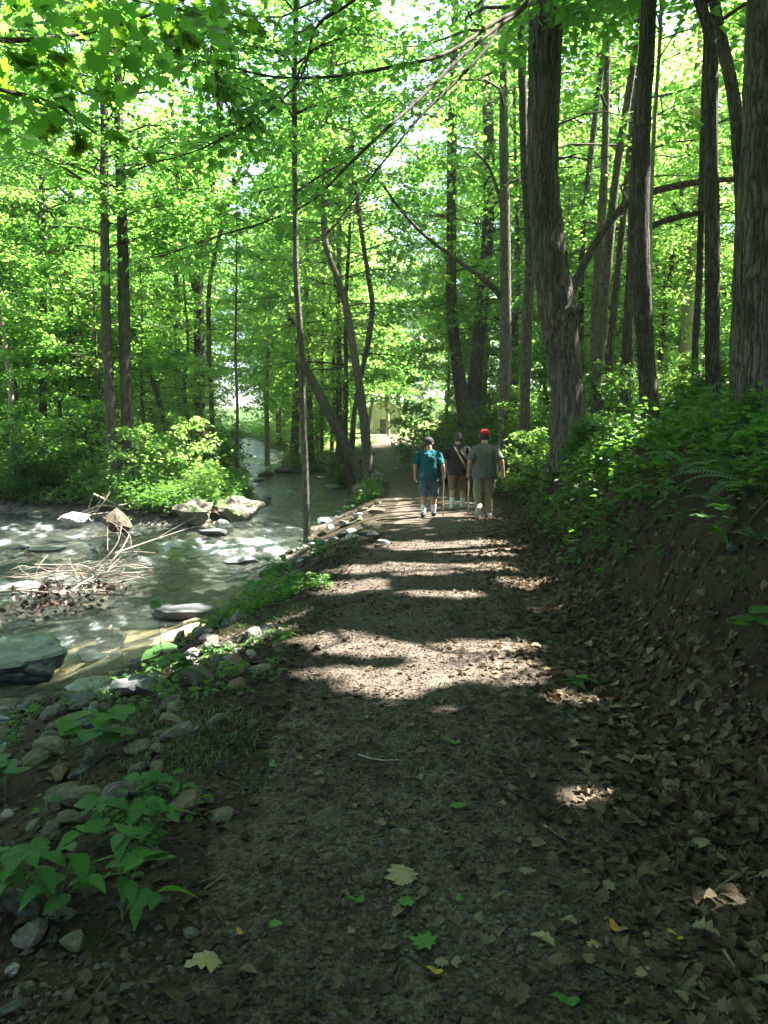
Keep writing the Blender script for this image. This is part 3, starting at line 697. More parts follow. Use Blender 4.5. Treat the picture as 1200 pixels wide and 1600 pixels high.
def pos_tree(label, x, y, top, r, z0, R, nl, seed, **kw):
    """a tree outside the frame, given by its foot"""
    rr = np.random.default_rng(seed)
    gz = h1(x, y); zz = np.linspace(gz - .3, top, 7)
    W = np.column_stack([x + np.cumsum(rr.normal(0, .12, 7)), y + np.cumsum(rr.normal(0, .12, 7)), zz]); Rr = r*np.linspace(1.1, .15, 7)
    base = np.array([x, y, gz])
    root = thing('forest_tree', label, 'tree', base, kw.get('group'))
    V, F = trunk_mesh(W, Rr, 14, .3, .4, .4, seed)
    link('trunk', mk_mesh('trunk', V - base, F, M['bark'], smooth=True), root)
    g = grow(W, Rr, z0, R, nl, seed, kw.get('twigs', 8), kw.get('lpt', 24), kw.get('lsz', .2), .35, .3)
    link('branches', wood_mesh(g, base, M['twig'], False), root)
    link('crown', leaf_mesh(g, base, M[kw.get('leaf', 'leaf')], LEAF4, True), root)
    return root

# --- right bank, from the path's edge outwards
big, bigW, bigR, bigB = tree('massive shaggy-barked tree with a broken stub beside the path bank', 15.0,
     [(893, 705, 62), (888, 650, 55), (884, 590, 52), (873, 500, 60), (862, 420, 57), (852, 330, 50), (848, 220, 49), (851, 110, 50), (855, 0, 55)], 22, 9.3, 7.6, 46, 101,
     bark='bark_shaggy', lsz=.19, lpt=26, sides=44, furrow=.95, flare=.3)
tree('dark straight tree standing between the shaggy tree and the twisted slim tree', 13.0,
     [(1022, 690, 36), (1016, 640, 31), (1008, 540, 29), (1001, 420, 31), (1000, 300, 31), (1003, 200, 29), (1010, 90, 26), (1014, 0, 24)], 20, 8.5, 5.6, 32, 102, lsz=.19, lpt=26, sides=26)
tree('slim grey-brown tree with a bent fork just inside the big edge trunk', 13.0,
     [(1117, 650, 27), (1114, 600, 24), (1113, 480, 24), (1113, 360, 24), (1111, 200, 22), (1112, 110, 22), (1108, 50, 20), (1092, 0, 17)], 19, 8.2, 4.6, 24, 103, lsz=.19, lpt=26, sides=22)
tree('thick furrowed trunk cut off by the frame edge, fern at its foot', 9.2,
     [(1170, 720, 60), (1170, 640, 56), (1172, 520, 57), (1177, 400, 58), (1186, 250, 57), (1192, 100, 58), (1196, 0, 56)], 20, 7.2, 6.4, 38, 104,
     bark='bark_shaggy', lsz=.2, lpt=26, sides=40, furrow=.9, flare=.25)
tree('leaning dark tree crossing behind the slim fork toward the edge trunk', 15.5,
     [(1162, 420, 24), (1156, 260, 22), (1146, 150, 20), (1127, 60, 19), (1115, 0, 17)], 18, 9, 4.2, 18, 105, lsz=.19)
tree('straight grey tree just beyond the shaggy trunk, next to the path', 19.0,
     [(822, 715, 20), (820, 640, 18), (823, 520, 18), (828, 400, 17), (820, 250, 15), (816, 100, 14), (812, 0, 13)], 19, 8.0, 3.6, 20, 106, bark='bark_grey', lsz=.15)
t7 = tree('pale straight tree with one long limb arching over the walkers', 22.0,
     [(788, 695, 22), (789, 600, 21), (790, 460, 19), (789, 330, 17), (787, 200, 15), (788, 80, 14), (790, 0, 12)], 20, 8.0, 4.0, 22, 107, bark='bark_grey', lsz=.15)
# twin tree: two stems from one foot
twin, tW, tR, tB = tree('twin-stemmed dark tree forking at its foot beyond the walkers', 30.0,
     [(733, 672, 36), (727, 645, 26), (716, 580, 20), (706, 490, 18), (705, 380, 17), (706, 250, 16), (709, 120, 14)], 21, 7.2, 4.0, 22, 108, lsz=.16, flare=.3)
W2 = np.array([P(a, b, 30.2) for a, b in ((734, 668), (739, 630), (745, 560), (753, 480), (763, 340), (764, 220), (758, 100), (750, 0))]); R2 = np.array([14, 11, 9.5, 9, 8.5, 8, 7, 5])/FPX*30
V, F = trunk_mesh(W2, R2, 18, .14, .1, .5, 9)
link('trunk', mk_mesh('trunk', V - tB, F, M['bark'], smooth=True), twin)
right_far = [
 ('slender dark trunk rising left of the pale leaning dead tree', 24, [(909, 590, 10), (909, 400, 10), (925, 225, 10), (950, 30, 9)], 18, 'bark'),
 ('mid-brown upright tree behind the shaggy trunk, first of the bank thicket', 21, [(928, 625, 17), (930, 500, 16), (936, 400, 16), (945, 250, 13), (948, 120, 11)], 19, 'bark_grey'),
 ('grey lichened tree leaning a little right in the bank thicket', 19, [(932, 622, 20), (941, 500, 19), (950, 400, 17), (962, 280, 14), (985, 130, 12)], 18, 'bark_grey'),
 ('dark leaning stem right behind the lichened tree', 22, [(950, 605, 13), (958, 500, 12), (967, 410, 12), (980, 280, 11), (990, 150, 10)], 18, 'bark'),
 ('dark trunk half hidden by the dark straight tree', 20, [(979, 590, 22), (982, 500, 18), (986, 420, 16), (990, 280, 14), (1000, 160, 12)], 18, 'bark'),
 ('thin young tree leaning in the gap right of the dark straight tree', 25, [(1034, 545, 10), (1041, 470, 9), (1049, 420, 8), (1062, 330, 8), (1075, 220, 7)], 15, 'bark'),
 ('broad pale trunk in sunlight behind the slim forked tree', 24, [(1070, 545, 21), (1074, 500, 20), (1082, 420, 18), (1088, 300, 17), (1092, 180, 15)], 20, 'bark_pale'),
 ('dark narrow trunk overlapping the broad pale trunk', 17, [(1085, 595, 12), (1088, 520, 12), (1093, 430, 12), (1096, 300, 10), (1100, 150, 9)], 17, 'bark'),
 ('thin pale sapling beside the dark straight tree', 16, [(1012, 660, 8), (1013, 500, 7), (1015, 380, 8), (1022, 200, 7), (1030, 80, 6), (1034, 0, 6)], 14, 'bark_pale'),
 ('narrow dark stem between the pale straight tree and the grey one', 27, [(804, 680, 7), (806, 560, 6), (810, 440, 6), (806, 280, 6)], 15, 'bark'),
]
for k, (lb, d, pts, top, bk) in enumerate(right_far):
    tree(lb, d, pts, top, 6.5 if d > 20 else 8.0, 3.2, 16, 120+k, bark=bk, lsz=.15, lpt=20, sides=12, leaf='leaf_lime' if k % 2 else 'leaf', group='trees on the right bank')

# --- left bank and stream side
tree('left stem of the close pair of trees on the far stream bank', 22.5,
     [(180, 770, 22), (176, 700, 18), (170, 600, 17), (165, 450, 15), (163, 300, 14), (163, 180, 13), (160, 60, 11)], 18, 6.6, 3.6, 32, 140, bark='bark_grey', lsz=.15, leaf='leaf')
tree('right stem of the close pair of trees on the far stream bank', 22.8,
     [(199, 765, 22), (198, 650, 20), (194, 500, 19), (190, 330, 17), (186, 200, 15), (183, 80, 12)], 19, 6.8, 3.8, 32, 141, lsz=.15, leaf='leaf')
tree('lone slender trunk in the woodland near the frame edge above the brambles', 30.0,
     [(67, 660, 13), (68, 560, 12), (66, 420, 11), (65, 300, 10), (66, 160, 9)], 17, 7.0, 3.6, 28, 142, lsz=.16)
tree('short crooked pale trunk at the frame edge above the brambles', 27.0,
     [(18, 655, 10), (16, 600, 9), (9, 550, 8), (3, 500, 7)], 9, 5.0, 2.2, 10, 143, bark='bark_pale', lsz=.15)
tree('spreading tree whose limbs fan out against the open sky', 34.0,
     [(313, 700, 20), (312, 600, 18), (311, 500, 17), (312, 420, 16), (318, 380, 14), (330, 300, 12), (338, 220, 11), (345, 120, 9)], 19, 9.5, 3.6, 18, 144, lsz=.16, lpt=12)
tree('slim grey tree leaning beside the fanning tree', 31.0,
     [(333, 735, 9), (331, 640, 8), (326, 520, 8), (328, 440, 7), (345, 360, 6), (372, 270, 6), (392, 180, 5)], 15, 8.5, 2.6, 18, 145, bark='bark_grey', lsz=.15)
tree('very thin upright sapling on the gravel spit of the stream', 26.0,
     [(369, 735, 5), (371, 650, 5), (368, 550, 4), (369, 470, 4)], 9, 5.5, 1.8, 10, 146, lsz=.12, lpt=14)
tree('slender smooth tree rooted in the rubble at the water edge', 17.0,
     [(479, 825, 13), (477, 740, 12), (473, 640, 11), (470, 540, 12), (463, 430, 10), (461, 300, 9), (460, 150, 9), (462, 40, 8)], 13, 6.5, 3.0, 30, 147, bark='bark_grey', lsz=.12, sides=16)
tree('straight tree just behind the slender smooth tree at the water', 38.0,
     [(487, 735, 13), (484, 640, 10), (480, 520, 9), (478, 430, 8), (484, 280, 8), (482, 180, 7)], 15, 7.5, 2.8, 24, 148, lsz=.14)
tree('dark upright stem in the clump by the boulder bend', 39.0,
     [(460, 725, 15), (462, 640, 12), (466, 540, 11), (446, 470, 9), (440, 400, 8), (436, 280, 7)], 15, 7.5, 2.8, 22, 149, lsz=.15)
tree('thin dark stem between the water trees and the leaning log', 38.0,
     [(503, 715, 6), (503, 600, 5), (505, 480, 5), (508, 400, 5)], 10, 6, 2.0, 16, 150, lsz=.13)
tree('leaning brown tree beside the mossy boulders on the path edge', 26.0,
     [(577, 770, 20), (572, 690, 17), (564, 620, 15), (553, 550, 13), (543, 490, 12), (530, 440, 11), (512, 395, 10), (508, 280, 11), (516, 150, 9)], 17, 8, 3.2, 28, 151, bark='bark_grey', lsz=.15, sides=18)
tree('dark crooked tree behind the leaning brown tree', 28.0,
     [(550, 700, 10), (553, 650, 9), (566, 580, 8), (577, 520, 10), (582, 480, 9), (575, 430, 8), (560, 330, 7), (548, 200, 6)], 15, 8, 2.8, 24, 152, lsz=.15)
tree('pale stubby trunk on the gravel bar upstream', 40.0,
     [(418, 708, 10), (417, 660, 9), (416, 620, 8), (418, 560, 7)], 10, 5.5, 2.2, 12, 153, bark='bark_pale', lsz=.16)
tree('twin-forked slim tree rising behind the bowed limbs', 33.0,
     [(531, 640, 8), (530, 480, 8), (530, 350, 9), (530, 250, 9), (536, 180, 8), (546, 60, 7)], 17, 8, 3.0, 26, 154, bark='bark_grey', lsz=.16)
tree('small pale tree standing in front of the barn door', 62.0,
     [(607, 681, 6), (606, 655, 5), (604, 620, 5)], 9, 5.2, 3.0, 14, 155, bark='bark_pale', lsz=.22)
tree('crooked dim tree at the left corner of the barn', 58.0,
     [(575, 680, 7), (578, 650, 6), (583, 610, 6), (590, 560, 5)], 10, 5.6, 3.0, 14, 156, bark='bark_grey', lsz=.22)
tree('curved leaning tree on the far bank between the pair and the fanning tree', 28.0,
     [(252, 640, 8), (240, 600, 8), (222, 560, 7), (207, 515, 6)], 4.6, 4.2, 1.5, 6, 157, lsz=.13)
# limbs of the fanning tree
def limb_px(root, base, pts, name='limb', mat='bark', sides=8, d0=None):
    """a limb traced as (px, py, distance, width px)"""
    W = np.array([P(a, b, d) for a, b, d, w in pts]); Rr = np.array([w/2/FPX*d*(.7 if mat == 'twig' else .9) for a, b, d, w in pts])
    V, F = trunk_mesh(W, Rr, sides, .12, 0, .3, len(pts)*3.1)
    return link(name, mk_mesh(name, V - base, F, M[mat], smooth=True), root), W, Rr
fan = [o for o in COL.objects if o.get('label', '').startswith('spreading tree whose')][0]
fb = np.array(fan.location)
for pts in ([(312, 470, 34, 12), (296, 420, 33.8, 9), (285, 330, 33.5, 8), (272, 240, 33.2, 7), (270, 120, 33, 5)],
            [(316, 400, 34, 11), (300, 360, 34.2, 9), (288, 300, 34.5, 7), (283, 230, 35, 6)],
            [(318, 380, 34, 11), (352, 310, 34, 9), (385, 240, 34, 7), (405, 190, 34, 6), (430, 120, 34, 4)],
            [(345, 330, 34, 8), (385, 270, 33.5, 7), (415, 320, 33.3, 5), (430, 345, 33, 4)]):
    limb_px(fan, fb, pts)
# long arching limb of the pale straight tree
r7, b7 = t7[0], t7[3]
limb_px(r7, b7, [(786, 470, 22, 11), (772, 450, 21.9, 10), (750, 432, 21.7, 8), (700, 396, 21.3, 7), (655, 360, 20.8, 6), (620, 320, 20.4, 5), (596, 285, 20, 4)], mat='bark_grey')
limb_px(r7, b7, [(788, 340, 22, 8), (775, 290, 22, 6), (756, 250, 22, 5), (740, 235, 22, 3)], mat='bark_grey')
# drooping limbs of the shaggy tree over the path, with their own sprays of leaves
droop_sets = [
  [(840, -40, 14.6, 12), (825, 2, 14.2, 11), (770, 37, 13.5, 9), (700, 82, 12.6, 8), (600, 107, 11.6, 7), (500, 121, 10.8, 6), (420, 119, 10.2, 5), (330, 98, 9.8, 4), (230, 82, 9.5, 3)],
  [(842, -30, 14.6, 12), (818, 12, 14.1, 10), (780, 40, 13.6, 9), (715, 95, 12.8, 8), (660, 150, 12.2, 7), (600, 205, 11.5, 7), (540, 262, 11, 6), (490, 312, 10.6, 5), (420, 345, 10.2, 4), (330, 372, 9.8, 3), (250, 402, 9.5, 2)],
  [(780, 42, 13.6, 8), (760, 75, 13.3, 7), (715, 125, 12.9, 6), (650, 190, 12.4, 5), (592, 262, 12, 4), (540, 330, 11.6, 3), (495, 392, 11.3, 2)],
  [(600, -40, 11, 8), (540, 10, 10.6, 7), (500, 35, 10.3, 6), (470, 120, 9.9, 5), (420, 175, 9.5, 4), (370, 205, 9.2, 4), (300, 238, 9, 3), (240, 255, 8.8, 2)],
  [(360, -30, 9.2, 6), (345, 20, 9.2, 5), (333, 70, 9.1, 4), (340, 120, 9.1, 3), (352, 150, 9, 2)]]
sprP, sprA, sprN, sprS = [], [], [], []
twV = []
rs = np.random.default_rng(77)
for k, pts in enumerate(droop_sets):
    o, W, Rr = limb_px(big, bigB, pts, mat='twig', sides=7)
    Wp, _ = resample(W, Rr, .1)
    T = unit(np.gradient(Wp, axis=0))
    n = 44 if k < 3 else 36
    for q in np.linspace(.22 if k != 3 else .1, .99, n):
        i = int(q*(len(Wp)-1)); b = Wp[i]
        sg = rs.choice([-1, 1]); a = sg*rs.uniform(.6, 1.2)
        t = T[i]; td = unit(np.array([t[0]*math.cos(a)-t[1]*math.sin(a), t[0]*math.sin(a)+t[1]*math.cos(a), t[2]*.3 + rs.normal(0, .15)]))
        l = rs.uniform(.35, 1.1)
        tk = np.linspace(0, 1, 4)[:, None]
        twV.append(b + td*l*tk + np.array([0, 0, -.18])*l*tk**2)
        nlv = int(rs.integers(8, 18)); s = rs.uniform(.2, 1.05, (nlv, 1)); perp = unit(np.cross(td, [0, 0, 1.])); sd_ = rs.choice([-1., 1.], (nlv, 1))
        sprP.append(b + td*l*s + perp*sd_*np.abs(rs.normal(0, .09, (nlv, 1))) + np.array([0, 0, -.18])*l*s**2 + rs.normal(0, .02, (nlv, 3)))
        sprA.append(td*.5 + perp*sd_*.8 + rs.normal(0, .3, (nlv, 3)) + np.array([0, 0, -.3])); sprN.append(np.array([0, 0, 1.]) + rs.normal(0, .4, (nlv, 3))); sprS.append(rs.uniform(.06, .125, nlv))
V, F = tubes(np.array(twV), np.tile([.006, .005, .004, .003], (len(twV), 1)), 4)
link('twigs', mk_mesh('twigs', V - bigB, F, M['twig'], smooth=True), big)
kk = ~in_gap(np.concatenate(sprP))
V, F = leaf_cloud(np.concatenate(sprP)[kk], np.concatenate(sprA)[kk], np.concatenate(sprN)[kk], np.concatenate(sprS)[kk], MAPLE)
link('leaf_sprays', mk_mesh('leaf_sprays', V - bigB, F, M['leaf']), big)
# broken stub and burl on the shaggy trunk
stub, _, _ = limb_px(big, bigB, [(878, 500, 14.8, 34), (892, 488, 14.7, 26), (903, 484, 14.6, 17), (908, 486, 14.55, 9)], name='broken_stub', mat='bark_shaggy', sides=18)
limb_px(big, bigB, [(872, 250, 14.75, 5), (886, 246, 14.7, 4), (905, 240, 14.6, 3), (925, 248, 14.5, 2), (960, 243, 14.4, 1.5)], name='dead_twig', mat='twig', sides=5)
# leaning dead trees on the right
def lean_log(label, pts, mat, name='leaning_dead_tree', cat='dead tree', group=None):
    W = np.array([P(a, b, d) for a, b, d, w in pts]); Rr = np.array([w/2/FPX*d for a, b, d, w in pts])
    V, F = trunk_mesh(W, Rr, 14, .1, 0, .5, len(pts)*1.7)
    n = len(V); F2 = [F, np.array([list(range(13, -1, -1))]), np.array([list(range(n-14, n))])]
    o = link(name, mk_mesh(name, V - W[0], F2, M[mat], smooth=True), loc=W[0]); return tag(o, label, cat, group)
lean_log('pale barkless dead tree lodged slantwise behind the shaggy tree', [(893, 640, 17.5, 14), (896, 450, 17.2, 13), (922, 395, 17, 12), (950, 350, 16.8, 11), (980, 318, 16.6, 11), (1020, 300, 16.2, 11), (1060, 290, 15.8, 10), (1115, 282, 15.2, 8), (1180, 280, 14.6, 6)], 'bark_grey')
lean_log('dark bent dead limb hanging under the pale leaning tree', [(1000, 372, 17, 6), (1022, 352, 16.8, 9), (1050, 342, 16.6, 9), (1080, 335, 16.4, 8), (1120, 326, 16, 6)], 'bark')
lean_log('dark fallen log leaning down to the path edge by the boulders', [(470, 560, 29, 11), (486, 590, 28.6, 13), (505, 628, 28.2, 15), (528, 672, 27.8, 16), (552, 722, 27.3, 17), (566, 752, 27, 16)], 'bark', 'fallen_log', 'log')
# --- trees outside the frame whose crowns roof the path
for k, (x, y, top, z0, R, nl) in enumerate([(6.2, 2.0, 19, 7.5, 5.5, 32), (9.5, 5.5, 20, 7.5, 5.5, 32), (13.0, 9.5, 21, 8.0, 5.5, 30), (8.0, -3.0, 19, 7.0, 5.5, 30), (12.0, 0.5, 20, 7.0, 5.5, 30),
        (3.2, -5.0, 18, 6.5, 5.5, 28), (16.0, 14.0, 21, 8.0, 5.5, 28), (-5.2, -1.5, 17, 6.0, 5.0, 26), (-1.5, -8, 18, 6.5, 5.5, 26), (17.0, 5.0, 21, 8.0, 5.5, 28), (10.0, 13.5, 19, 9.0, 4.5, 24), (-11.5, 8.5, 17, 6.5, 5.0, 24), (5.0, -10.0, 19, 6.5, 5.5, 26), (14.5, -5.0, 20, 7.0, 5.5, 26), (-8.0, 2.5, 17, 6.0, 5.0, 26), (-7.0, -8.0, 18, 6.0, 5.5, 26), (6.8, 7.4, 20, 8.0, 5.0, 30), (9.0, 1.2, 19, 7.5, 5.0, 30), (5.2, 4.2, 18, 7.0, 4.5, 28)]):
    pos_tree('tall broadleaf tree standing outside the picture, its crown shading the path', x, y, top, .17, z0, R, nl, 300+k, group='trees outside the picture', twigs=9, lpt=26, lsz=.325)

# --- woodland behind: a few grown kinds, repeated as individuals
def variant(top, r, z0, R, nl, seed, leaf, lsz, twigs, lpt, bark, slope=.35, droop=.4, wob=.12, tpl=LEAF4, nstem=1):
    rr = np.random.default_rng(seed)
    tv, woods, lv = [], [], []
    for s in range(nstem):
        zz = np.linspace(-.4, top*rr.uniform(.8, 1), 7)
        a = rr.uniform(0, 6.28); sp = (.0 if nstem == 1 else .28)*top
        W = np.column_stack([np.cumsum(rr.normal(0, wob, 7)) + math.cos(a)*sp*(zz/top).clip(0)**1.2, np.cumsum(rr.normal(0, wob, 7)) + math.sin(a)*sp*(zz/top).clip(0)**1.2, zz])
        W[:, :2] -= W[1, :2]; Rr = r*np.linspace(1.1, .12, 7)
        tv.append(trunk_mesh(W, Rr, 10 if top > 9 else 6, .35 if top > 9 else .2, .35, .4, seed+s))
        g = grow(W, Rr, z0, R, nl, seed*7+s, twigs, lpt, lsz, slope, droop)
        woods.append(join([tubes(*g['limbs'], sides=5), tubes(*g['twigs'], sides=3)]))
        lv.append(leaf_cloud(g['P'], g['ax'], g['nm'], g['sz'], tpl))
    return (mk_mesh('trunk', *join(tv), M[bark], smooth=True), mk_mesh('branches', *join(woods), M['twig'], smooth=True), mk_mesh('crown', *join(lv), M[leaf]))
def place(var, name, label, cat, x, y, rz, sc, group, dz=0.0, parts=('trunk', 'branches', 'crown')):
    root = thing(name, label, cat, (x, y, h1(x, y) + dz), group, rz, sc)
    for nme, me in zip(parts, var):
        o = link(nme, me, root)
        if nme == 'branches': o['kind'] = 'stuff'
    return root
TALL = [variant(19, .20, 3.0, 4.2, 44, 401, 'leaf', .135, 11, 64, 'bark'), variant(21, .22, 4.0, 4.6, 44, 402, 'leaf_lime', .135, 11, 64, 'bark_grey'),
        variant(17, .16, 2.2, 3.8, 44, 403, 'leaf', .135, 11, 64, 'bark'), variant(18, .18, 2.6, 4.0, 44, 404, 'leaf_lime', .135, 11, 64, 'bark'), variant(20, .2, 3.5, 4.4, 44, 405, 'leaf', .135, 11, 64, 'bark_grey')]
MID = [variant(11, .08, 2.2, 2.9, 32, 431, 'leaf', .12, 10, 30, 'bark_grey', .22, .35, .08), variant(12.5, .09, 2.8, 3.1, 32, 432, 'leaf_lime', .12, 10, 30, 'bark', .2, .35, .09), variant(9.5, .07, 1.8, 2.6, 30, 433, 'leaf', .115, 10, 30, 'bark', .22, .4, .08)]
UND = [variant(6.0, .05, 1.0, 1.9, 20, 411, 'leaf', .12, 7, 20, 'bark_grey', .25, .4, .05), variant(7.5, .06, 1.6, 2.2, 20, 412, 'leaf_lime', .13, 7, 22, 'bark', .2, .35, .07),
       variant(4.5, .04, .7, 1.7, 18, 413, 'leaf', .11, 7, 20, 'bark', .25, .4, .05), variant(5.5, .05, .8, 2.0, 18, 414, 'leaf_lime', .12, 7, 22, 'bark_grey', .2, .3, .05)]
BUSH = [variant(1.6, .015, .15, .62, 7, 421, 'herb', .085, 5, 13, 'stem', .3, .3, .05, nstem=6), variant(1.1, .012, .1, .5, 7, 422, 'herb', .075, 5, 13, 'stem', .3, .35, .04, nstem=6),
        variant(2.2, .02, .3, .8, 8, 423, 'leaf_lime', .10, 5, 13, 'stem', .3, .3, .06, nstem=5), variant(.8, .01, .08, .42, 6, 424, 'herb', .07, 5, 12, 'stem', .3, .4, .03, nstem=7)]
rb = np.random.default_rng(5)
def clear_of(x, y, m=1.0):
    return stream_sd([x], [y])[0] > m and not (abs(x - float(path_x(y))) < PW + m and y < 60)
def scatter(n, f, mind, seed, tries=6000):
    r = np.random.default_rng(seed); pts = []
    for _ in range(tries):
        x, y = f(r)
        if all((x-a)**2 + (y-b)**2 > mind**2 for a, b in pts): pts.append((x, y))
        if len(pts) >= n: break
    return pts
def fov_pt(r, d0, d1, u0, u1):
    d = math.sqrt(r.uniform(d0*d0, d1*d1)); u = r.uniform(u0, u1); return u*d, d
def ok_far(x, y):
    if not clear_of(x, y, .8): return False
    if 46 < y < 95 and -4.0 < x < 15.0: return False
    if 40 < y <= 46 and -3.5 < x < 6.0: return False         # open lawn and barn
    if y > 40 and -.25 < x/y < -.14: return False            # open sky over the stream
    return True
def far_f(r, d0, d1, u0, u1):
    for _ in range(60):
        x, y = fov_pt(r, d0, d1, u0, u1)
        if ok_far(x, y): return x, y
    return -60.0, 60.0
for k, (x, y) in enumerate(scatter(26, lambda r: far_f(r, 30, 80, -.56, -.13), 4.2, 61)):
    place(TALL[k % 5], 'woodland_tree', 'leafy woodland tree on the sunlit hillside across the stream', 'tree', x, y, rb.uniform(0, 6.3), rb.uniform(.85, 1.15), 'trees across the stream', -.1)
for k, (x, y) in enumerate(scatter(14, lambda r: far_f(r, 55, 105, -.13, .1), 4.5, 62)):
    place(TALL[(k+2) % 5], 'woodland_tree', 'bright leafy tree in the far wood around the barn', 'tree', x, y, rb.uniform(0, 6.3), rb.uniform(.9, 1.2), 'trees around the barn', -.1)
for k, (x, y) in enumerate(scatter(26, lambda r: far_f(r, 27, 75, .08, .56), 4.2, 63)):
    place(TALL[(k+1) % 5], 'woodland_tree', 'leafy woodland tree on the slope above the right bank', 'tree', x, y, rb.uniform(0, 6.3), rb.uniform(.85, 1.15), 'trees above the right bank', -.1)
for k, (x, y) in enumerate(scatter(24, lambda r: far_f(r, 25, 60, -.5, -.1), 2.2, 64)):
    place(UND[k % 4], 'young_tree', 'young leafy tree in the understorey across the stream', 'tree', x, y, rb.uniform(0, 6.3), rb.uniform(.8, 1.2), 'young trees across the stream')
for k, (x, y) in enumerate(scatter(22, lambda r: far_f(r, 21, 55, .1, .5), 2.2, 65)):
    place(UND[(k+1) % 4], 'young_tree', 'young leafy tree in the understorey above the right bank', 'tree', x, y, rb.uniform(0, 6.3), rb.uniform(.8, 1.15), 'young trees on the right bank')
for k, (x, y) in enumerate([(-2.9, 36), (-3.4, 44), (-2.2, 42), (2.9, 37), (4.2, 33), (4.8, 41), (-4.2, 52), (-2.8, 55), (6.2, 45), (7.3, 46)]):
    place(UND[(k+2) % 4], 'young_tree', 'young sunlit tree between the stream bend and the lawn' if x < 0 else 'young sunlit tree at the lawn side of the path bend', 'tree', x, y, rb.uniform(0, 6.3), rb.uniform(.85, 1.2), 'young trees before the lawn')
for k, (x, y) in enumerate([(-9.5, 27), (-7.4, 30.5), (-12.5, 31), (-11.5, 36), (-14, 26.5), (-4.6, 47), (-15.5, 34), (-12.8, 41), (-17, 40)]):
    place(MID[k % 3], 'woodland_tree', 'slim mid-height tree with layered sprays on the far stream bank', 'tree', x, y, rb.uniform(0, 6.3), rb.uniform(.85, 1.15), 'mid-height trees across the stream')
for k, (x, y) in enumerate([(9.6, 22), (5.6, 25.5), (8.2, 28), (12.5, 26), (4.9, 31), (11.5, 33), (7.2, 36), (15.5, 31), (4.4, 44), (10.5, 17.5)]):
    place(MID[(k+1) % 3], 'woodland_tree', 'slim mid-height tree with layered sprays above the right bank', 'tree', x, y, rb.uniform(0, 6.3), rb.uniform(.85, 1.15), 'mid-height trees on the right bank')
for k, (x, y) in enumerate([(-1.9, 34), (-2.3, 39.5), (-1.5, 31), (-2.9, 45)]):
    place(MID[1], 'woodland_tree', 'slim mid-height tree with layered sprays between stream and path', 'tree', x, y, rb.uniform(0, 6.3), rb.uniform(1.1, 1.3), 'mid-height trees between stream and path')
for k, (x, y, sc) in enumerate([(5.3, 43, 1.1), (-3.9, 48, 1.15), (-5.6, 55, 1.2), (-4.4, 63, 1.25), (-6.5, 72, 1.25), (2.6, 97, 1.3), (-4, 95, 1.3), (8, 100, 1.3), (-10, 92, 1.2)]):
    place(TALL[(1, 3, 4, 1, 0, 3, 1, 4, 0)[k]], 'woodland_tree', 'tall tree by the lawn', 'tree', x, y, rb.uniform(0, 6.3), sc, 'trees around the barn', -.1)
# far wood that closes the valley: one mass
rw = np.random.default_rng(8)
n = 26000
an = rw.uniform(-.62, .62, n); dd = rw.uniform(84, 125, n); X = an*dd; Y = dd
okm = ~((an > -.24) & (an < -.15))
X, Y = X[okm], Y[okm]; n = len(X)
gz = H(X, Y, rough=False)
hz = rw.uniform(0, 1, n)**1.1*(15 + 6*fbm(X*.08, Y*.08, 0, 2))
cl = fbm(X*.3, Y*.3, hz*.35, 2)
kp = cl > -.25
Pw = np.column_stack([X, Y, gz + hz])[kp]; n = len(Pw)
V, F = leaf_cloud(Pw, rw.normal(0, 1, (n, 3)), np.array([0, -.3, 1]) + rw.normal(0, .5, (n, 3)), rw.uniform(.5, 1.0, n), LEAF4)
tag(link('distant_woods', mk_mesh('distant_woods', V, F, M['leaf_lime'])), kind='stuff')
# ------------------------------------------------------------------ barn
def box(x0, x1, y0, y1, z0, z1):
    V = np.array([[x, y, z] for z in (z0, z1) for y in (y0, y1) for x in (x0, x1)], float)
    return V, np.array([[0, 2, 3, 1], [4, 5, 7, 6], [0, 1, 5, 4], [2, 6, 7, 3], [0, 4, 6, 2], [1, 3, 7, 5]])
M['plank'] = noise_mat('weathered_plank', [(.16, .14, .115), (.27, .24, .20), (.36, .33, .28)], 3, 6, .85, .4, 30, stretch=(6, 6, .5), rnd=.2)
M['dark_door'] = noise_mat('dark_door', [(.02, .016, .012), (.045, .035, .026)], 5, 4, .9, .2)
M['tin'] = noise_mat('tin_roof', [(.42, .42, .41), (.6, .6, .58)], 2, 5, .5, .15, 20, spec=.5)
bc = P(596, 676, 74.0); bx, by = bc[0], 74.0; bz = h1(bx, by) - .05
barn = thing('barn', 'weathered grey plank barn with tin roof beyond the sunny lawn', 'barn', (bx, by, bz), None, math.radians(8))
hw, eh, rh, ln = 1.75, 2.35, 3.35, 8.0
pl = 0
pw = .2
for k in range(int(2*hw/pw)):
    xa = -hw + k*pw; xm = xa + pw/2
    if -.1 < xm < .55: z0 = 1.85
    else: z0 = 0
    zt = eh + (rh-eh)*(1 - abs(xm)/hw)
    V, F = box(xa + .008, xa + pw - .008, 0, .03 + .012*(k % 3), z0, 1.5 if z0 == 0 else 1.95)
    if z0 == 0: link('plank', mk_mesh('plank', V, F, M['plank']), barn)
    V, F = box(xa + .006, xa + pw - .006, -.09, -.06 + .01*(k % 2), 1.5, zt); V[4:6, 2] = zt; V[6:, 2] = zt
    link('plank', mk_mesh('plank', V, F, M['plank']), barn)
link('door', mk_mesh('door', *box(-.08, .52, .05, .09, 0, 1.85), M['dark_door']), barn)
V, F = box(-hw, hw, .10, .2, 0, eh); link('inner_wall', mk_mesh('inner_wall', V, F, M['dark_door']), barn)
sw = []
for k in range(int(ln/.22)):
    sw.append(box(hw - .03, hw + .01*(k % 3), .1 + k*.22, .1 + k*.22 + .21, 0, eh))
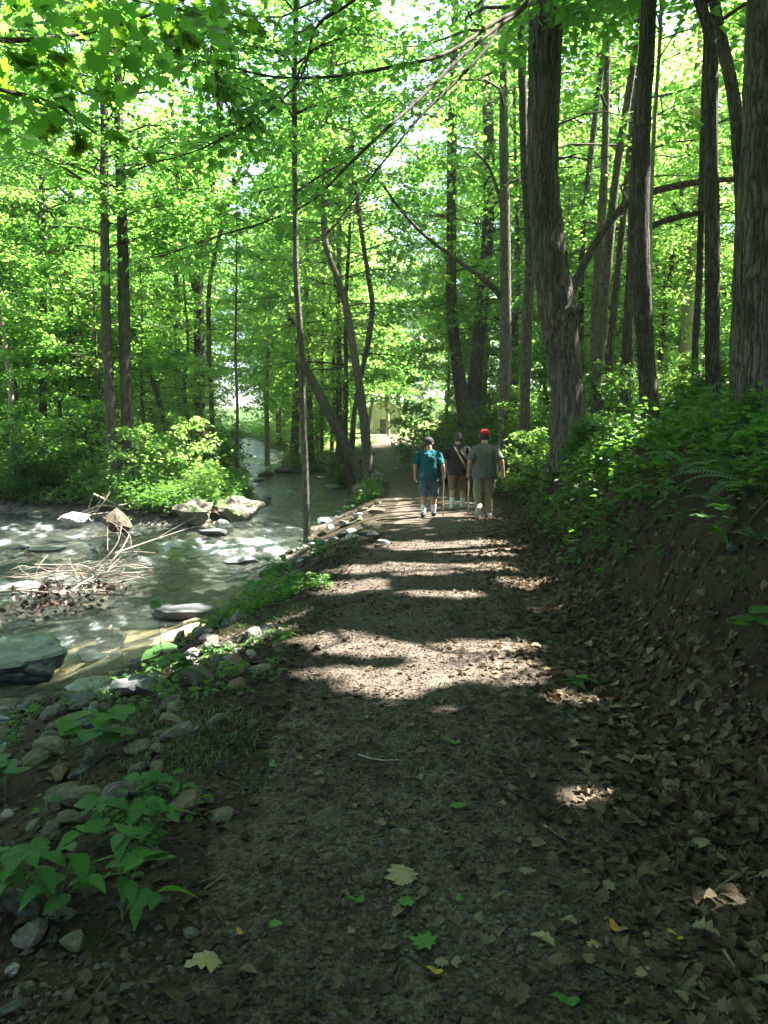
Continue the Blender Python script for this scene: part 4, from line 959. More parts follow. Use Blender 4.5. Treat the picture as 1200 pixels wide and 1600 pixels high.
o = link('side_wall', mk_mesh('side_wall', *join(sw), M['plank']), barn); o['kind'] = 'stuff'
ov = .35
Vr = np.array([[-hw-ov, -.4, eh-.12], [0, -.4, rh+.1], [0, ln, rh+.1], [-hw-ov, ln, eh-.12], [-hw-ov, -.4, eh-.07], [0, -.4, rh+.16], [0, ln, rh+.16], [-hw-ov, ln, eh-.07]])
Fq = np.array([[0, 3, 2, 1], [4, 5, 6, 7], [0, 1, 5, 4], [1, 2, 6, 5], [2, 3, 7, 6], [3, 0, 4, 7]])
link('roof', mk_mesh('roof', Vr, Fq, M['tin']), barn); link('roof', mk_mesh('roof', Vr*[-1, 1, 1], Fq[:, ::-1], M['tin']), barn)

# ------------------------------------------------------------------ rocks
def rock_mesh(seed, sub=2, planes=11, flat=.75, noise=.05, mat=None):
    r = np.random.default_rng(seed)
    bm = bmesh.new(); bmesh.ops.create_icosphere(bm, subdivisions=sub, radius=1)
    D = np.array([v.co[:] for v in bm.verts]); Fc = np.array([[v.index for v in f.verts] for f in bm.faces]); bm.free()
    D = unit(D)
    nn = unit(r.normal(0, 1, (planes, 3))); off = r.uniform(.5, .95, planes)
    dt = D @ nn.T
    rad = np.where(dt > .05, off/np.maximum(dt, .05), 9).min(1); rad = np.minimum(rad, 1.15)
    V = D*rad[:, None]
    V = V*(1 + noise*fbm(V[:, 0]*2.2+seed, V[:, 1]*2.2, V[:, 2]*2.2, 3))[:, None]
    V = V*np.array([1, r.uniform(.6, .95), flat*r.uniform(.6, 1.0)])
    return mk_mesh('rock', V, Fc, mat)
def rock_mat(name, cols, moss=None, wet=False, rnd=.22):
    return noise_mat(name, cols, 2.6, 8, .35 if wet else .85, .5, 9, spec=.5 if wet else .25, rnd=rnd, dist=.05, second=moss)
DIRT = (1.8, (.06, .045, .03), .52, .66)
MOSS = (1.4, (.05, .085, .02), .5, .66)
M['rk_grey'] = rock_mat('rock_grey', [(.045, .043, .038), (.095, .09, .08), (.17, .16, .145)], DIRT)
M['rk_tan'] = rock_mat('rock_tan', [(.08, .062, .042), (.15, .115, .078), (.23, .18, .13)], DIRT)
M['rk_dark'] = rock_mat('rock_dark', [(.035, .04, .04), (.075, .08, .08), (.14, .145, .14)])
M['rk_pale'] = rock_mat('rock_pale', [(.14, .137, .14), (.22, .217, .222), (.33, .327, .335)])
M['rk_moss'] = rock_mat('rock_mossy', [(.06, .055, .043), (.12, .108, .085), (.20, .18, .145)], MOSS)
M['rk_wet'] = rock_mat('rock_wet', [(.05, .058, .057), (.10, .115, .11), (.17, .185, .175)], None, True)
RM = {}
for key, sd in (('rk_grey', 1), ('rk_tan', 2), ('rk_dark', 3), ('rk_pale', 4), ('rk_moss', 5), ('rk_wet', 6)):
    RM[key] = [rock_mesh(sd*10+q, mat=M[key]) for q in range(4)]
BIGR = {key: rock_mesh(900+i, 4, 26, .85, .22, M[key]) for i, key in enumerate(RM)}
def rock(px, py, wpx, key, label, hf=1.0, name='rock', sink=.35, q=None, rz=None, water=False, cat='rock', group=None, asp=1.0, bigm=False):
    g = G(px, py, water); d = g[1]; s = wpx/2/FPX*d*1.08
    me = BIGR[key] if bigm else RM[key][(len(label) if q is None else q) % 4]
    o = link(name, me, loc=(g[0], g[1] + s*.3, g[2] + s*hf*(1-sink)*.6 - s*.1), rot=(0, 0, (px*.37) % 6.28 if rz is None else rz), scale=(s, s*asp, s*hf))
    return tag(o, label, cat, group)
rock(30, 1062, 165, 'rk_wet', 'big wet dark boulder lapped by the stream at the frame edge', .8, 'boulder', .2, water=True, cat='boulder', bigm=True, rz=.4)
rock(150, 1085, 120, 'rk_wet', 'flat dark slab at the water edge beside the big wet boulder', .35, 'rock_slab', .2, 1, water=True, rz=.9)
rock(195, 1090, 70, 'rk_pale', 'bright sunlit whitish rock at the water edge', .8, 'rock', .2, 0)
rock(243, 1068, 34, 'rk_pale', 'rounded white stone with a dark crack above the rubble', .9, 'rock', .2, 1)
rock(302, 1030, 36, 'rk_pale', 'pale bluish angular stone leaning in sun on the rubble edge', .8, 'rock', .2, 2)
rock(320, 995, 36, 'rk_grey', 'light grey wedge stone by the lit grass', .7, 'rock', .2, 3)
rock(365, 1042, 36, 'rk_pale', 'upright bluish white rock fragment at the path shoulder', 1.1, 'rock', .1, 3)
rock(330, 1050, 40, 'rk_tan', 'low tan stone beside the upright bluish fragment', .6, 'rock', .2, 0)
rock(120, 1140, 70, 'rk_dark', 'dark angular slab tilted toward the water in the rubble', .6, 'rock', .2, 1)
rock(110, 1150, 46, 'rk_tan', 'brown block under the dark tilted slab', .8, 'rock', .2, 2)
rock(75, 1180, 56, 'rk_moss', 'olive brown block near the water in the rubble', .8, 'rock', .2, 1)
rock(210, 1175, 60, 'rk_grey', 'wide grey flat stone beside the mossy grass clump', .5, 'rock', .3, 2)
rock(300, 1150, 46, 'rk_dark', 'dark square block half under the bright grass', .9, 'rock', .2, 0)
rock(262, 1135, 44, 'rk_tan', 'reddish brown stone half hidden in the bright grass', .8, 'rock', .2, 3)
rock(212, 1215, 34, 'rk_grey', 'pointed grey shard standing in the rubble', 1.2, 'rock', .1, 1)
rock(243, 1205, 42, 'rk_tan', 'ochre stone with a flat top in the rubble', .7, 'rock', .2, 1)
rock(120, 1260, 80, 'rk_moss', 'large brown-green block in the shaded rubble', .75, 'rock', .25, 2)
rock(90, 1225, 50, 'rk_tan', 'upright pale brown slab in the rubble with a lit face', 1.1, 'rock', .15, 3)
rock(190, 1250, 60, 'rk_grey', 'dull grey block below the pointed shard', .7, 'rock', .3, 0)
rock(290, 1250, 30, 'rk_grey', 'small squarish grey stone at the path shoulder', .8, 'rock', .2, 2)
rock(325, 1258, 26, 'rk_grey', 'small rounded grey stone next to the pinkish path rock', .8, 'rock', .25, 1)
rock(350, 1282, 48, 'rk_moss', 'pinkish tan rock sitting on the path shoulder', .7, 'rock', .2, 0)
rock(100, 1290, 52, 'rk_moss', 'olive stone just above the leafy plant', .7, 'rock', .25, 1)
rock(40, 1480, 74, 'rk_grey', 'blue-grey angular rock below the leafy plant', .8, 'rock', .2, 2)
rock(115, 1490, 50, 'rk_moss', 'rounded olive grey rock below the leafy plant', .95, 'rock', .2, 1)
rock(30, 1560, 46, 'rk_grey', 'pale grey flat stone in the bottom corner', .6, 'rock', .2, 0)
rock(15, 1530, 30, 'rk_pale', 'whitish oval stone in the bottom corner', 1.0, 'rock', .2, 1)
rock(10, 1590, 40, 'rk_dark', 'dark stone cut by the bottom corner of the frame', .8, 'rock', .2, 3)
rock(295, 1465, 30, 'rk_grey', 'lone grey-green stone on the dirt right of the leafy plant', .8, 'rock', .2, 3)
rock(672, 1452, 54, 'rk_tan', 'pale tan wedge stone embedded in the path', .45, 'rock', .25, 0)
rock(620, 1312, 58, 'rk_moss', 'flat brown stone lying on the path', .42, 'rock', .2, 3)
rock(603, 1278, 24, 'rk_grey', 'small blue-grey stone next to the flat brown stone', .5, 'rock', .3, 2)
rock(686, 1290, 42, 'rk_grey', 'flat greenish grey stone right of the flat brown stone', .25, 'rock', .3, 1)
rock(590, 1240, 24, 'rk_tan', 'small round brownish stone in the path', .6, 'rock', .3, 1)
rock(465, 1230, 28, 'rk_grey', 'small flat grey stone on the left of the path', .5, 'rock', .3, 2)
rock(887, 1120, 46, 'rk_dark', 'dark greenish flat rock at the edge of the leaf litter', .5, 'rock', .25, 0)
rock(660, 1195, 34, 'rk_moss', 'yellowish brown stone in the middle of the path', .4, 'rock', .3, 2)
rock(440, 1400, 90, 'rk_grey', 'worn pale green stone face flush with the path', .14, 'flat_stone', .5, 2, asp=1.3)
rock(1120, 1560, 46, 'rk_dark', 'dark round stone at the bottom of the leaf litter', .5, 'rock', .3, 1)
rock(660, 1565, 26, 'rk_grey', 'small grey pebble near the bottom of the path', .5, 'rock', .3, 3)
# far bank and mid-stream boulders
rock(180, 832, 48, 'rk_tan', 'orange tan sunlit boulder under the far-bank tree roots', 1.4, 'boulder', .1, 1, cat='boulder', water=True)
rock(115, 826, 60, 'rk_pale', 'low pale boulder on the far shore of the stream', .9, 'boulder', .2, 0, cat='boulder', water=True)
rock(304, 825, 60, 'rk_moss', 'rounded lichened boulder on the stream point', 1.35, 'boulder', .1, 2, cat='boulder', bigm=True)
rock(368, 822, 70, 'rk_moss', 'blocky mossy boulder at the tip of the stream point', 1.25, 'boulder', .15, 0, cat='boulder', bigm=True, rz=2.2)
rock(330, 838, 46, 'rk_dark', 'dark ledge rock under the two mossy boulders', .5, 'boulder', .1, 3, cat='boulder', water=True)
rock(562, 786, 40, 'rk_moss', 'golden mossy boulder at the foot of the leaning brown tree', 1.25, 'boulder', .15, 1, cat='boulder')
rock(594, 762, 44, 'rk_grey', 'smooth grey boulder behind the leaning brown tree', .9, 'boulder', .15, 2, cat='boulder', bigm=True)
rock(403, 752, 22, 'rk_pale', 'bluish wet rock midstream below the upstream riffle', .5, 'boulder', .2, 1, cat='boulder', water=True)
rock(414, 744, 36, 'rk_moss', 'brown rock behind the bluish midstream rock', .5, 'boulder', .2, 3, cat='boulder', water=True)
rock(382, 740, 20, 'rk_tan', 'tan stone at the far edge of the stream', .8, 'boulder', .2, 0, cat='boulder', water=True)
rock(445, 738, 30, 'rk_dark', 'dark rock under the clump of upstream stems', .6, 'boulder', .2, 2, cat='boulder', water=True)
rock(520, 762, 40, 'rk_wet', 'wet dark rock by the near shore upstream', .35, 'boulder', .3, 1, cat='boulder', water=True)
rock(380, 878, 60, 'rk_wet', 'dark rock splitting the white rapid', .4, 'boulder', .4, 1, cat='boulder', water=True)
rock(70, 862, 70, 'rk_wet', 'low dark rock awash in the stream by the far shore', .3, 'boulder', .35, 2, cat='boulder', water=True)
rock(30, 858, 46, 'rk_dark', 'small dark rock awash near the frame edge', .35, 'boulder', .3, 0, cat='boulder', water=True)
rock(90, 905, 60, 'rk_wet', 'rounded dark rock under the driftwood', .45, 'boulder', .3, 3, cat='boulder', water=True)
rock(600, 850, 26, 'rk_pale', 'flat whitish stone at the path shoulder beside the rubble', .6, 'rock', .2, 1)
rock(582, 838, 22, 'rk_pale', 'small white stone in the rubble by the walkers', .8, 'rock', .2, 2)
# loose rubble of the bank
rr = np.random.default_rng(21)
def rubble(n, y0, y1, f0, f1, s0, s1, label, group, seed, bias=None):
    r = np.random.default_rng(seed); c = 0; keys = ['rk_grey', 'rk_dark', 'rk_tan', 'rk_moss', 'rk_moss', 'rk_dark', 'rk_pale']
    while c < n:
        y = r.uniform(y0, y1); xl = np.interp(y, POLY[:19, 1], POLY[:19, 0]); xr = float(path_x(y) - PWL(y))
        f = r.uniform(f0, f1); x = xl + (xr - xl)*f
        if x < -.58*y: continue
        s = (s0 + (s1-s0)*r.random()**1.8)*(1 if r.random() < .85 else 1.5)
        key = keys[int(r.integers(0, 7)) if r.random() > .1 else 6]
        if key == 'rk_pale' and r.random() < .6: key = 'rk_grey'
        o = link('rubble_stone', RM[key][int(r.integers(0, 4))], loc=(x, y, h1(x, y) + s*.10), rot=(r.normal(0, .3), r.normal(0, .3), r.uniform(0, 6.3)), scale=(s, s*r.uniform(.7, 1), s*r.uniform(.6, 1)))
        tag(o, label, 'stone', group); c += 1
rubble(160, 2.6, 7.0, -.06, .97, .045, .15, 'loose angular stone in the shaded rubble bank beside the near path', 'stones of the near rubble bank', 31)
rubble(60, 7.0, 12.0, -.06, .7, .05, .17, 'loose angular stone in the rubble along the stream past the lit grass', 'stones of the middle rubble bank', 32)
rubble(75, 12.0, 24.0, -.08, .95, .06, .19, 'loose angular stone in the rubble strip leading to the leaning tree', 'stones of the far rubble bank', 33)
# cobbles on the stream bed
r = np.random.default_rng(34)
c = 0
while c < 120:
    y = 7 + 19*r.random()**.8; x = r.uniform(-.5*y, -1.2)
    if stream_sd([x], [y])[0] > -.15: continue
    s = r.uniform(.08, .3) if r.random() < .8 else r.uniform(.35, .55); key = ['rk_wet', 'rk_tan', 'rk_wet', 'rk_dark'][int(r.integers(0, 4))]
    o = link('stream_stone', RM[key][int(r.integers(0, 4))], loc=(x, y, h1(x, y) + s*.12), rot=(0, 0, r.uniform(0, 6.3)), scale=(s, s*.8, s*.6))
    tag(o, 'stone lying on the bed of the stream, washed over by water', 'stone', 'stones in the stream bed'); c += 1
# shoreline stones across the stream
c = 0
while c < 40:
    k = int(r.integers(0, 6)); A = np.array([(-4.2, 27), (-4.0, 24), (-4.3, 21), (-4.9, 19.6), (-7.5, 21), (-11, 23)]); 
    if k > 4: continue
    t = r.random(); q = A[k]*(1-t) + A[k+1]*t + r.normal(0, .25, 2); s = r.uniform(.1, .3)
    key = ['rk_moss', 'rk_tan', 'rk_dark', 'rk_grey'][int(r.integers(0, 4))]
    o = link('shore_stone', RM[key][int(r.integers(0, 4))], loc=(q[0], q[1], max(h1(q[0], q[1]), float(water_z(q[1])) - .05) + s*.15), rot=(0, 0, r.uniform(0, 6.3)), scale=(s, s*.85, s*.75))
    tag(o, 'stone along the far shore at the foot of the brambles', 'stone', 'stones of the far shore'); c += 1

# ------------------------------------------------------------------ driftwood
def stick(label, pts, d, mat='drift', name='driftwood_branch', cat='branch', group=None, dz=0.0, forks=0, seed=0, taper=.45):
    W = np.array([P(a, b, d + (q[0] if q else 0)) for a, b, *q in pts]); W[:, 2] += dz
    n = len(W); return stick3(label, W, None, mat, name, cat, group, forks, seed, taper)
def stick3(label, W, r0, mat, name, cat, group, forks=0, seed=0, taper=.45, sides=6):
    r = np.random.default_rng(seed)
    r0 = r0 or .02
    Rr = r0*np.linspace(1, taper, len(W))
    parts = [trunk_mesh(W, Rr, sides, .08, 0, .35, seed)]
    Wp, _ = resample(W, Rr, .05)
    for f in range(forks):
        i = int(r.uniform(.25, .85)*len(Wp)); t = unit(Wp[min(i+1, len(Wp)-1)] - Wp[i-1]); dv = unit(t + r.normal(0, .6, 3)); l = r.uniform(.25, .5)*np.linalg.norm(W[-1]-W[0])
        q = np.linspace(0, 1, 4)[:, None]; fp = Wp[i] + dv*l*q + np.array([0, 0, -.06])*q**2
        parts.append(tubes(fp[None], (r0*np.array([.55, .45, .3, .15]))[None], 5))
    V, F = join(parts)
    o = link(name, mk_mesh(name, V - W[0], F, M[mat], smooth=True), loc=W[0]); return tag(o, label, cat, group)
def px_stick(label, pts, d0, d1, r, forks=0, seed=0, **kw):
    n = len(pts); W = np.array([P(a, b, d0 + (d1-d0)*k/(n-1)) for k, (a, b) in enumerate(pts)])
    return stick3(label, W, r, kw.get('mat', 'drift'), kw.get('name', 'driftwood_branch'), kw.get('cat', 'branch'), kw.get('group', 'driftwood heap in the stream'), forks, seed)
DW = [('longest driftwood pole reaching out of the frame edge', [(-20, 928), (60, 918), (115, 913), (182, 910), (241, 895)], 12.3, 13.2, .032, 1),
 ('thick whitish driftwood stick on top of the heap', [(150, 902), (195, 897), (243, 891)], 12.9, 13.3, .034, 0),
 ('bent driftwood branch rising up the middle of the heap', [(94, 942), (122, 915), (157, 894), (189, 859), (202, 836)], 12.0, 13.6, .026, 2),
 ('level driftwood branch across the top of the heap', [(66, 895), (147, 889), (232, 880)], 12.8, 13.6, .02, 2),
 ('upright hooked driftwood twig at the heap end nearest the frame edge', [(52, 916), (62, 882), (76, 866)], 12.6, 13.0, .016, 0),
 ('slanting driftwood branch pointing up toward the mossy boulders', [(180, 864), (235, 845), (296, 825)], 13.5, 15.5, .02, 1),
 ('thin driftwood branch arching from the tan boulder', [(148, 800), (172, 815), (201, 834), (206, 858)], 15.5, 14.0, .016, 0),
 ('short straight twig standing up from the heap', [(168, 860), (168, 822)], 13.6, 13.8, .012, 0),
 ('long thin twig reaching right over open water', [(236, 888), (278, 884), (316, 875)], 13.2, 13.6, .014, 1),
 ('curved dark twig dipping to the water', [(180, 912), (188, 925), (210, 941)], 12.7, 12.3, .012, 0),
 ('pale arching twig with its tip in the water', [(214, 896), (240, 915), (260, 933), (282, 937)], 13.0, 12.3, .014, 0),
 ('forked driftwood branch low at the front of the heap', [(60, 935), (105, 928), (150, 905), (185, 880)], 12.1, 13.2, .022, 3),
 ('knobbly grey driftwood stick lying under the pole', [(30, 922), (90, 926), (140, 921), (176, 925)], 12.0, 12.5, .02, 2),
 ('crossed driftwood stick leaning left on the heap', [(140, 935), (120, 900), (108, 872)], 12.4, 13.0, .014, 1),
 ('thin forked spray of twigs at the crest of the heap', [(130, 898), (165, 872), (185, 845), (190, 820)], 13.2, 14.0, .014, 4),
 ('short pale stick fallen flat before the heap', [(118, 948), (140, 952), (165, 957)], 11.7, 11.8, .014, 0),
 ('sunlit level stick behind the crest', [(186, 864), (215, 862), (243, 864)], 14.0, 14.2, .014, 0)]
for k, (lb, pts, d0, d1, r_, fk) in enumerate(DW): px_stick(lb, pts, d0, d1, r_*.62, fk + 1, 500+k)
r = np.random.default_rng(46)
for k in range(34):
    c = P(r.uniform(20, 260), r.uniform(880, 935), 12.9); c[2] = float(water_z(c[1])) + r.uniform(.08, .42); c[1] += r.normal(0, .25)
    a = r.normal(.15, .5) + (PI if r.random() < .4 else 0); L_ = r.uniform(.5, 1.5); dv = np.array([math.cos(a), math.sin(a)*.7, r.normal(.02, .12)])*L_
    W = np.array([c - dv*.5, c - dv*.15 + r.normal(0, .03, 3), c + dv*.2 + r.normal(0, .04, 3), c + dv*.5 + [0, 0, .05]])
    stick3('fine pale twig tangled in the driftwood heap', W, r.uniform(.006, .014), 'drift', 'driftwood_twig', 'twig', 'fine twigs of the driftwood heap', int(r.integers(0, 3)), 560+k, .35, 5)
RT = [('dark root branch jutting from the far-bank root pile', [(120, 805), (160, 790), (196, 795)], 20.5, 20.8, .035, 2), ('pale crooked branch on top of the far-bank root pile', [(146, 772), (168, 782), (190, 790)], 20.6, 20.8, .03, 2),
      ('long pale branch reaching right from the far-bank root pile', [(185, 790), (215, 786), (246, 784)], 20.6, 21, .028, 2), ('steep branch leaning on the far-bank root pile', [(150, 800), (165, 780), (172, 768)], 20.4, 20.6, .022, 1),
      ('low branch along the far shore below the brambles', [(90, 812), (130, 806), (175, 800)], 20.3, 20.6, .028, 1)]
for k, (lb, pts, d0, d1, r_, fk) in enumerate(RT): px_stick(lb, pts, d0, d1, r_, fk, 540+k, name='dead_branch', group='dead branches on the far bank')
# sodden leaves caught under the driftwood
r = np.random.default_rng(44); n = 380
c0 = np.array([P(45, 962, 11.0), P(105, 948, 11.6), P(75, 925, 12.3), P(150, 905, 12.8)]); c0[:, 2] = water_z(c0[:, 1]) + .02
k = r.integers(0, 4, n); Q = c0[k] + r.normal(0, 1, (n, 3))*np.array([.30, .2, .0]); Q[:, 2] += np.abs(r.normal(0, .13, n))*np.exp(-(((Q - c0[k])[:, :2]/[.36, .25])**2).sum(1))
V, F = leaf_cloud(Q, r.normal(0, 1, (n, 3))*[1, 1, .5], np.array([0, 0, 1]) + r.normal(0, .7, (n, 3)), r.uniform(.05, .12, n), LEAF6)
M['sodden'] = leaf_mat('sodden_leaves', [(.035, .02, .014), (.07, .04, .026), (.12, .075, .05)], [(.05, .03, .02), (.05, .03, .02)], .05, rough=.4)
tag(link('leaf_debris', mk_mesh('leaf_debris', V, F, M['sodden'])), kind='stuff')
LAND = [(18, 'the short crooked pale trunk'), (66, 'the lone slender trunk'), (188, 'the close pair of trees'), (312, 'the fanning tree'), (369, 'the thin sapling on the spit'), (418, 'the pale stubby trunk'), (478, 'the slender smooth water tree'), (560, 'the leaning brown tree'),
        (605, 'the barn'), (730, 'the twin-stemmed tree'), (788, 'the pale straight tree'), (870, 'the shaggy tree'), (940, 'the bank thicket'), (1008, 'the dark straight tree'), (1080, 'the broad pale trunk'), (1113, 'the slim forked tree'), (1168, 'the thick edge trunk')]
ORD = ['nearest', 'second', 'third', 'fourth', 'fifth', 'sixth', 'seventh', 'eighth', 'ninth', 'tenth', 'eleventh', 'twelfth', 'thirteenth', 'fourteenth']
SHORT = {}
def single_out(groups):
    """give every repeat a label by what it stands behind and how far back"""
    by = {}
    for o in COL.objects:
        if o.get('group') in groups:
            px = 600 + FPX*o.location.x/max(o.location.y, 1)
            if px < -60: rel = 'beyond the left frame edge'
            elif px > 1260: rel = 'beyond the right frame edge'
            else:
                lx_, lm = min(LAND, key=lambda a: abs(a[0] - px)); dlt = px - lx_
                rel = ('behind ' if abs(dlt) < 14 else 'back left of ' if dlt < 0 else 'back right of ') + lm
            by.setdefault((groups[o['group']], rel), []).append(o)
    for (look, rel), L in by.items():
        L.sort(key=lambda o: o.location.y)
        for i, o in enumerate(L): o['label'] = f'{look} {rel}' + ('' if len(L) == 1 else f', {ORD[min(i, 13)]} back' if i else ', nearest one')
# ------------------------------------------------------------------ undergrowth
def herb_field(n, f, h0, h1_, ls, seed, nl=9, tpl=LEAF6, thin=None):
    r = np.random.default_rng(seed); X, Y = f(r, n)
    keep = np.ones(len(X), bool)
    if thin is not None: keep = thin(X, Y, r)
    X, Y = X[keep], Y[keep]; n = len(X); Z = surf(X, Y)
    hh = r.uniform(h0, h1_, n)*(.7 + .5*(fbm(X*.7, Y*.7, 1, 2) + .5)); hh = np.maximum(hh, h0*.6)
    lean = r.normal(0, .22, (n, 2))
    st = np.stack([np.column_stack([X, Y, Z - .02]), np.column_stack([X + lean[:, 0]*hh*.5, Y + lean[:, 1]*hh*.5, Z + hh*.55]), np.column_stack([X + lean[:, 0]*hh, Y + lean[:, 1]*hh, Z + hh])], 1)
    sv = tubes(st, np.tile([.004, .003, .002], (n, 1)), 3)
    t = r.uniform(.3, 1.02, (n, nl)); az = r.uniform(0, 2*PI, (n, nl)); rad = r.uniform(.02, .10, (n, nl))*(.5 + hh[:, None])
    Q = np.stack([X[:, None] + lean[:, :1]*hh[:, None]*t + np.cos(az)*rad, Y[:, None] + lean[:, 1:]*hh[:, None]*t + np.sin(az)*rad, Z[:, None] + hh[:, None]*t], -1).reshape(-1, 3)
    ax = np.stack([np.cos(az), np.sin(az), r.normal(-.1, .25, (n, nl))], -1).reshape(-1, 3)
    nm = np.array([0, 0, 1.]) + r.normal(0, .35, (n*nl, 3))
    lv = leaf_cloud(Q, ax, nm, ls*r.uniform(.6, 1.3, n*nl), tpl)
    return sv, lv
def field_obj(name, n, f, h0, h1_, ls, seed, mat='herb', stems=True, **kw):
    sv, lv = herb_field(n, f, h0, h1_, ls, seed, **kw)
    V, F = join([lv, sv]) if stems else lv
    tag(link(name, mk_mesh(name, V, F, M[mat])), kind='stuff')
def f_right(y0, y1, s0, s1):
    def f(r, n):
        y = y0 + (y1-y0)*r.uniform(0, 1, n)**1.2; s = s0 + (s1-s0)*r.uniform(0, 1, n)**1.3; return path_x(y) + PW + s, y
    return f
def thin_cut(X, Y, r):
    s = X - path_x(Y) - PW
    p = np.interp(Y, [6, 8, 10, 15], [.0, .3, .9, 1.0])*np.interp(s, [.4, .7, 1.1], [.08, .6, 1]); p = np.maximum(p, np.interp(s, [.7, 1.1, 2.0], [0, .5, .8])*np.interp(Y, [4, 7], [.45, .8]))
    return (r.random(len(X)) < p) & (fbm(X*.9, Y*.9, 3, 2) > -.45)
field_obj('undergrowth', 6800, f_right(4, 26, .35, 5.5), .15, .6, .085, 601, thin=thin_cut)
field_obj('undergrowth', 2600, f_right(20, 52, .1, 14.0), .3, 1.0, .12, 602, stems=False, tpl=LEAF4)
def f_left(r, n):
    A = np.array([(-1.0, 70), (-4.2, 27), (-4.0, 24), (-4.3, 21), (-4.9, 19.6), (-7.5, 21), (-11, 23), (-18, 25)])[1:]
    k = r.choice(6, n, p=[.14, .14, .12, .2, .2, .2]); t = r.random(n); q = A[k]*(1-t[:, None]) + A[k+1]*t[:, None]
    off = .15 + 9*r.random(n)**1.6
    return q[:, 0] - off*.45 - .1, q[:, 1] + off*.9
def thin_sd(X, Y, r): return (stream_sd(X, Y) > .2) & (X < xc_f(Y))
field_obj('undergrowth', 5600, f_left, .2, .75, .10, 603, thin=thin_sd, stems=False, tpl=LEAF4)
def f_leftfar(r, n):
    d = np.sqrt(r.uniform(24**2, 60**2, n)); u = r.uniform(-.52, -.1, n); return u*d, d
field_obj('undergrowth', 3200, f_leftfar, .4, 1.3, .16, 604, mat='leaf_lime', thin=thin_sd, stems=False, tpl=LEAF4)
def f_valley(r, n):
    d = np.sqrt(r.uniform(44**2, 92**2, n)); u = r.uniform(-.34, -.02, n); return u*d, d
field_obj('undergrowth', 2200, f_valley, .7, 2.0, .24, 608, mat='leaf_lime', thin=lambda X, Y, r: (stream_sd(X, Y) > .3) & ((X < -3.2) | (Y > 90)), stems=False, tpl=LEAF4)
def f_mid(r, n):
    y = r.uniform(22, 47, n); xr = path_x(y) - PWL(y) - .1; xl = np.interp(y, POLY[:19, 1], POLY[:19, 0]) + .15; return xl + (xr-xl)*r.random(n), y
field_obj('undergrowth', 900, f_mid, .1, .5, .10, 605)
def f_strip(r, n):
    y = 5.5 + 12*r.random(n)**1.1; xr = path_x(y) - PWL(y) + .05; xl = np.interp(y, POLY[:19, 1], POLY[:19, 0]) + .1; return xl + (xr-xl)*(.25 + .72*r.random(n)), y
def thin_strip(X, Y, r): return fbm(X*.8, Y*.55, 8, 2) > np.interp(Y, [5, 8, 13, 17], [.12, -.1, -.05, .5])
field_obj('undergrowth', 1900, f_strip, .05, .30, .07, 606, thin=thin_strip)
def f_near(r, n):
    y = 2.6 + 4.2*r.random(n); xr = path_x(y) - PWL(y) + .05; xl = np.interp(y, POLY[:19, 1], POLY[:19, 0]) + .2; return xl + (xr-xl)*(.1 + .88*r.random(n)), y
field_obj('undergrowth', 330, f_near, .03, .14, .05, 607, thin=lambda X, Y, r: fbm(X*1.6, Y*1.3, 4, 2) > .1)
# grass tufts by the path shoulder
def grass(n, cxs, seed, h0, h1_):
    r = np.random.default_rng(seed); k = r.integers(0, len(cxs), n); c = np.array(cxs)[k]
    X = c[:, 0] + r.normal(0, 1, n)*c[:, 2]; Y = c[:, 1] + r.normal(0, 1, n)*c[:, 3]; Z = surf(X, Y); h = r.uniform(h0, h1_, n)
    a = r.uniform(0, 6.28, n); b = np.column_stack([np.cos(a), np.sin(a), np.zeros(n)]); ln = b*(h*r.uniform(.5, 1.4, n))[:, None]
    w = np.column_stack([-np.sin(a), np.cos(a), np.zeros(n)])*.0028
    p0 = np.column_stack([X, Y, Z - .01]); p1 = p0 + ln*.35 + np.array([0, 0, .65])*h[:, None]; p2 = p0 + ln + np.array([0, 0, .85])*h[:, None]
    V = np.stack([p0 - w, p0 + w, p1 + w*.8, p1 - w*.8, p2], 1).reshape(-1, 3); o = (np.arange(n)*5)[:, None]
    return V, [np.array([[0, 1, 2, 3]]) + o, np.array([[3, 2, 4]]) + o]
g1 = [G(250, 1120), G(290, 1095), G(225, 1160), G(330, 1180), G(270, 1190), G(420, 985), G(400, 970), G(340, 1130), G(440, 960), G(150, 1150)]
cx_ = [(g[0], g[1], .17, .15) for g in g1]
V, F = grass(1300, cx_, 611, .02, .07)
tag(link('grass', mk_mesh('grass', V, F, M['grass'])), kind='stuff')

# shrubs along both banks
def bush_f(r, side):
    for _ in range(200):
        if side > 0: y = r.uniform(12, 40); x = float(path_x(y)) + PW + r.uniform(.4, 5)
        else: y = r.uniform(20, 40); x = r.uniform(-.5*y, -3)
        if stream_sd([x], [y])[0] > .4 and (side > 0 or x < float(xc_f(y))): return x, y
    return 20., 60.
for k, (x, y) in enumerate(scatter(34, lambda r: bush_f(r, 1), .9, 71)):
    place(BUSH[k % 4], 'shrub', 'leafy green shrub growing on the slope right of the path', 'shrub', x, y, rb.uniform(0, 6.3), rb.uniform(.7, 1.15), 'shrubs on the right slope', -.03, ('stems', 'branches', 'foliage'))
for k, (x, y) in enumerate(scatter(36, lambda r: bush_f(r, -1), .9, 72)):
    place(BUSH[(k+1) % 4], 'shrub', 'leafy green shrub in the brambles across the stream', 'shrub', x, y, rb.uniform(0, 6.3), rb.uniform(.8, 1.3), 'shrubs across the stream', -.03, ('stems', 'branches', 'foliage'))
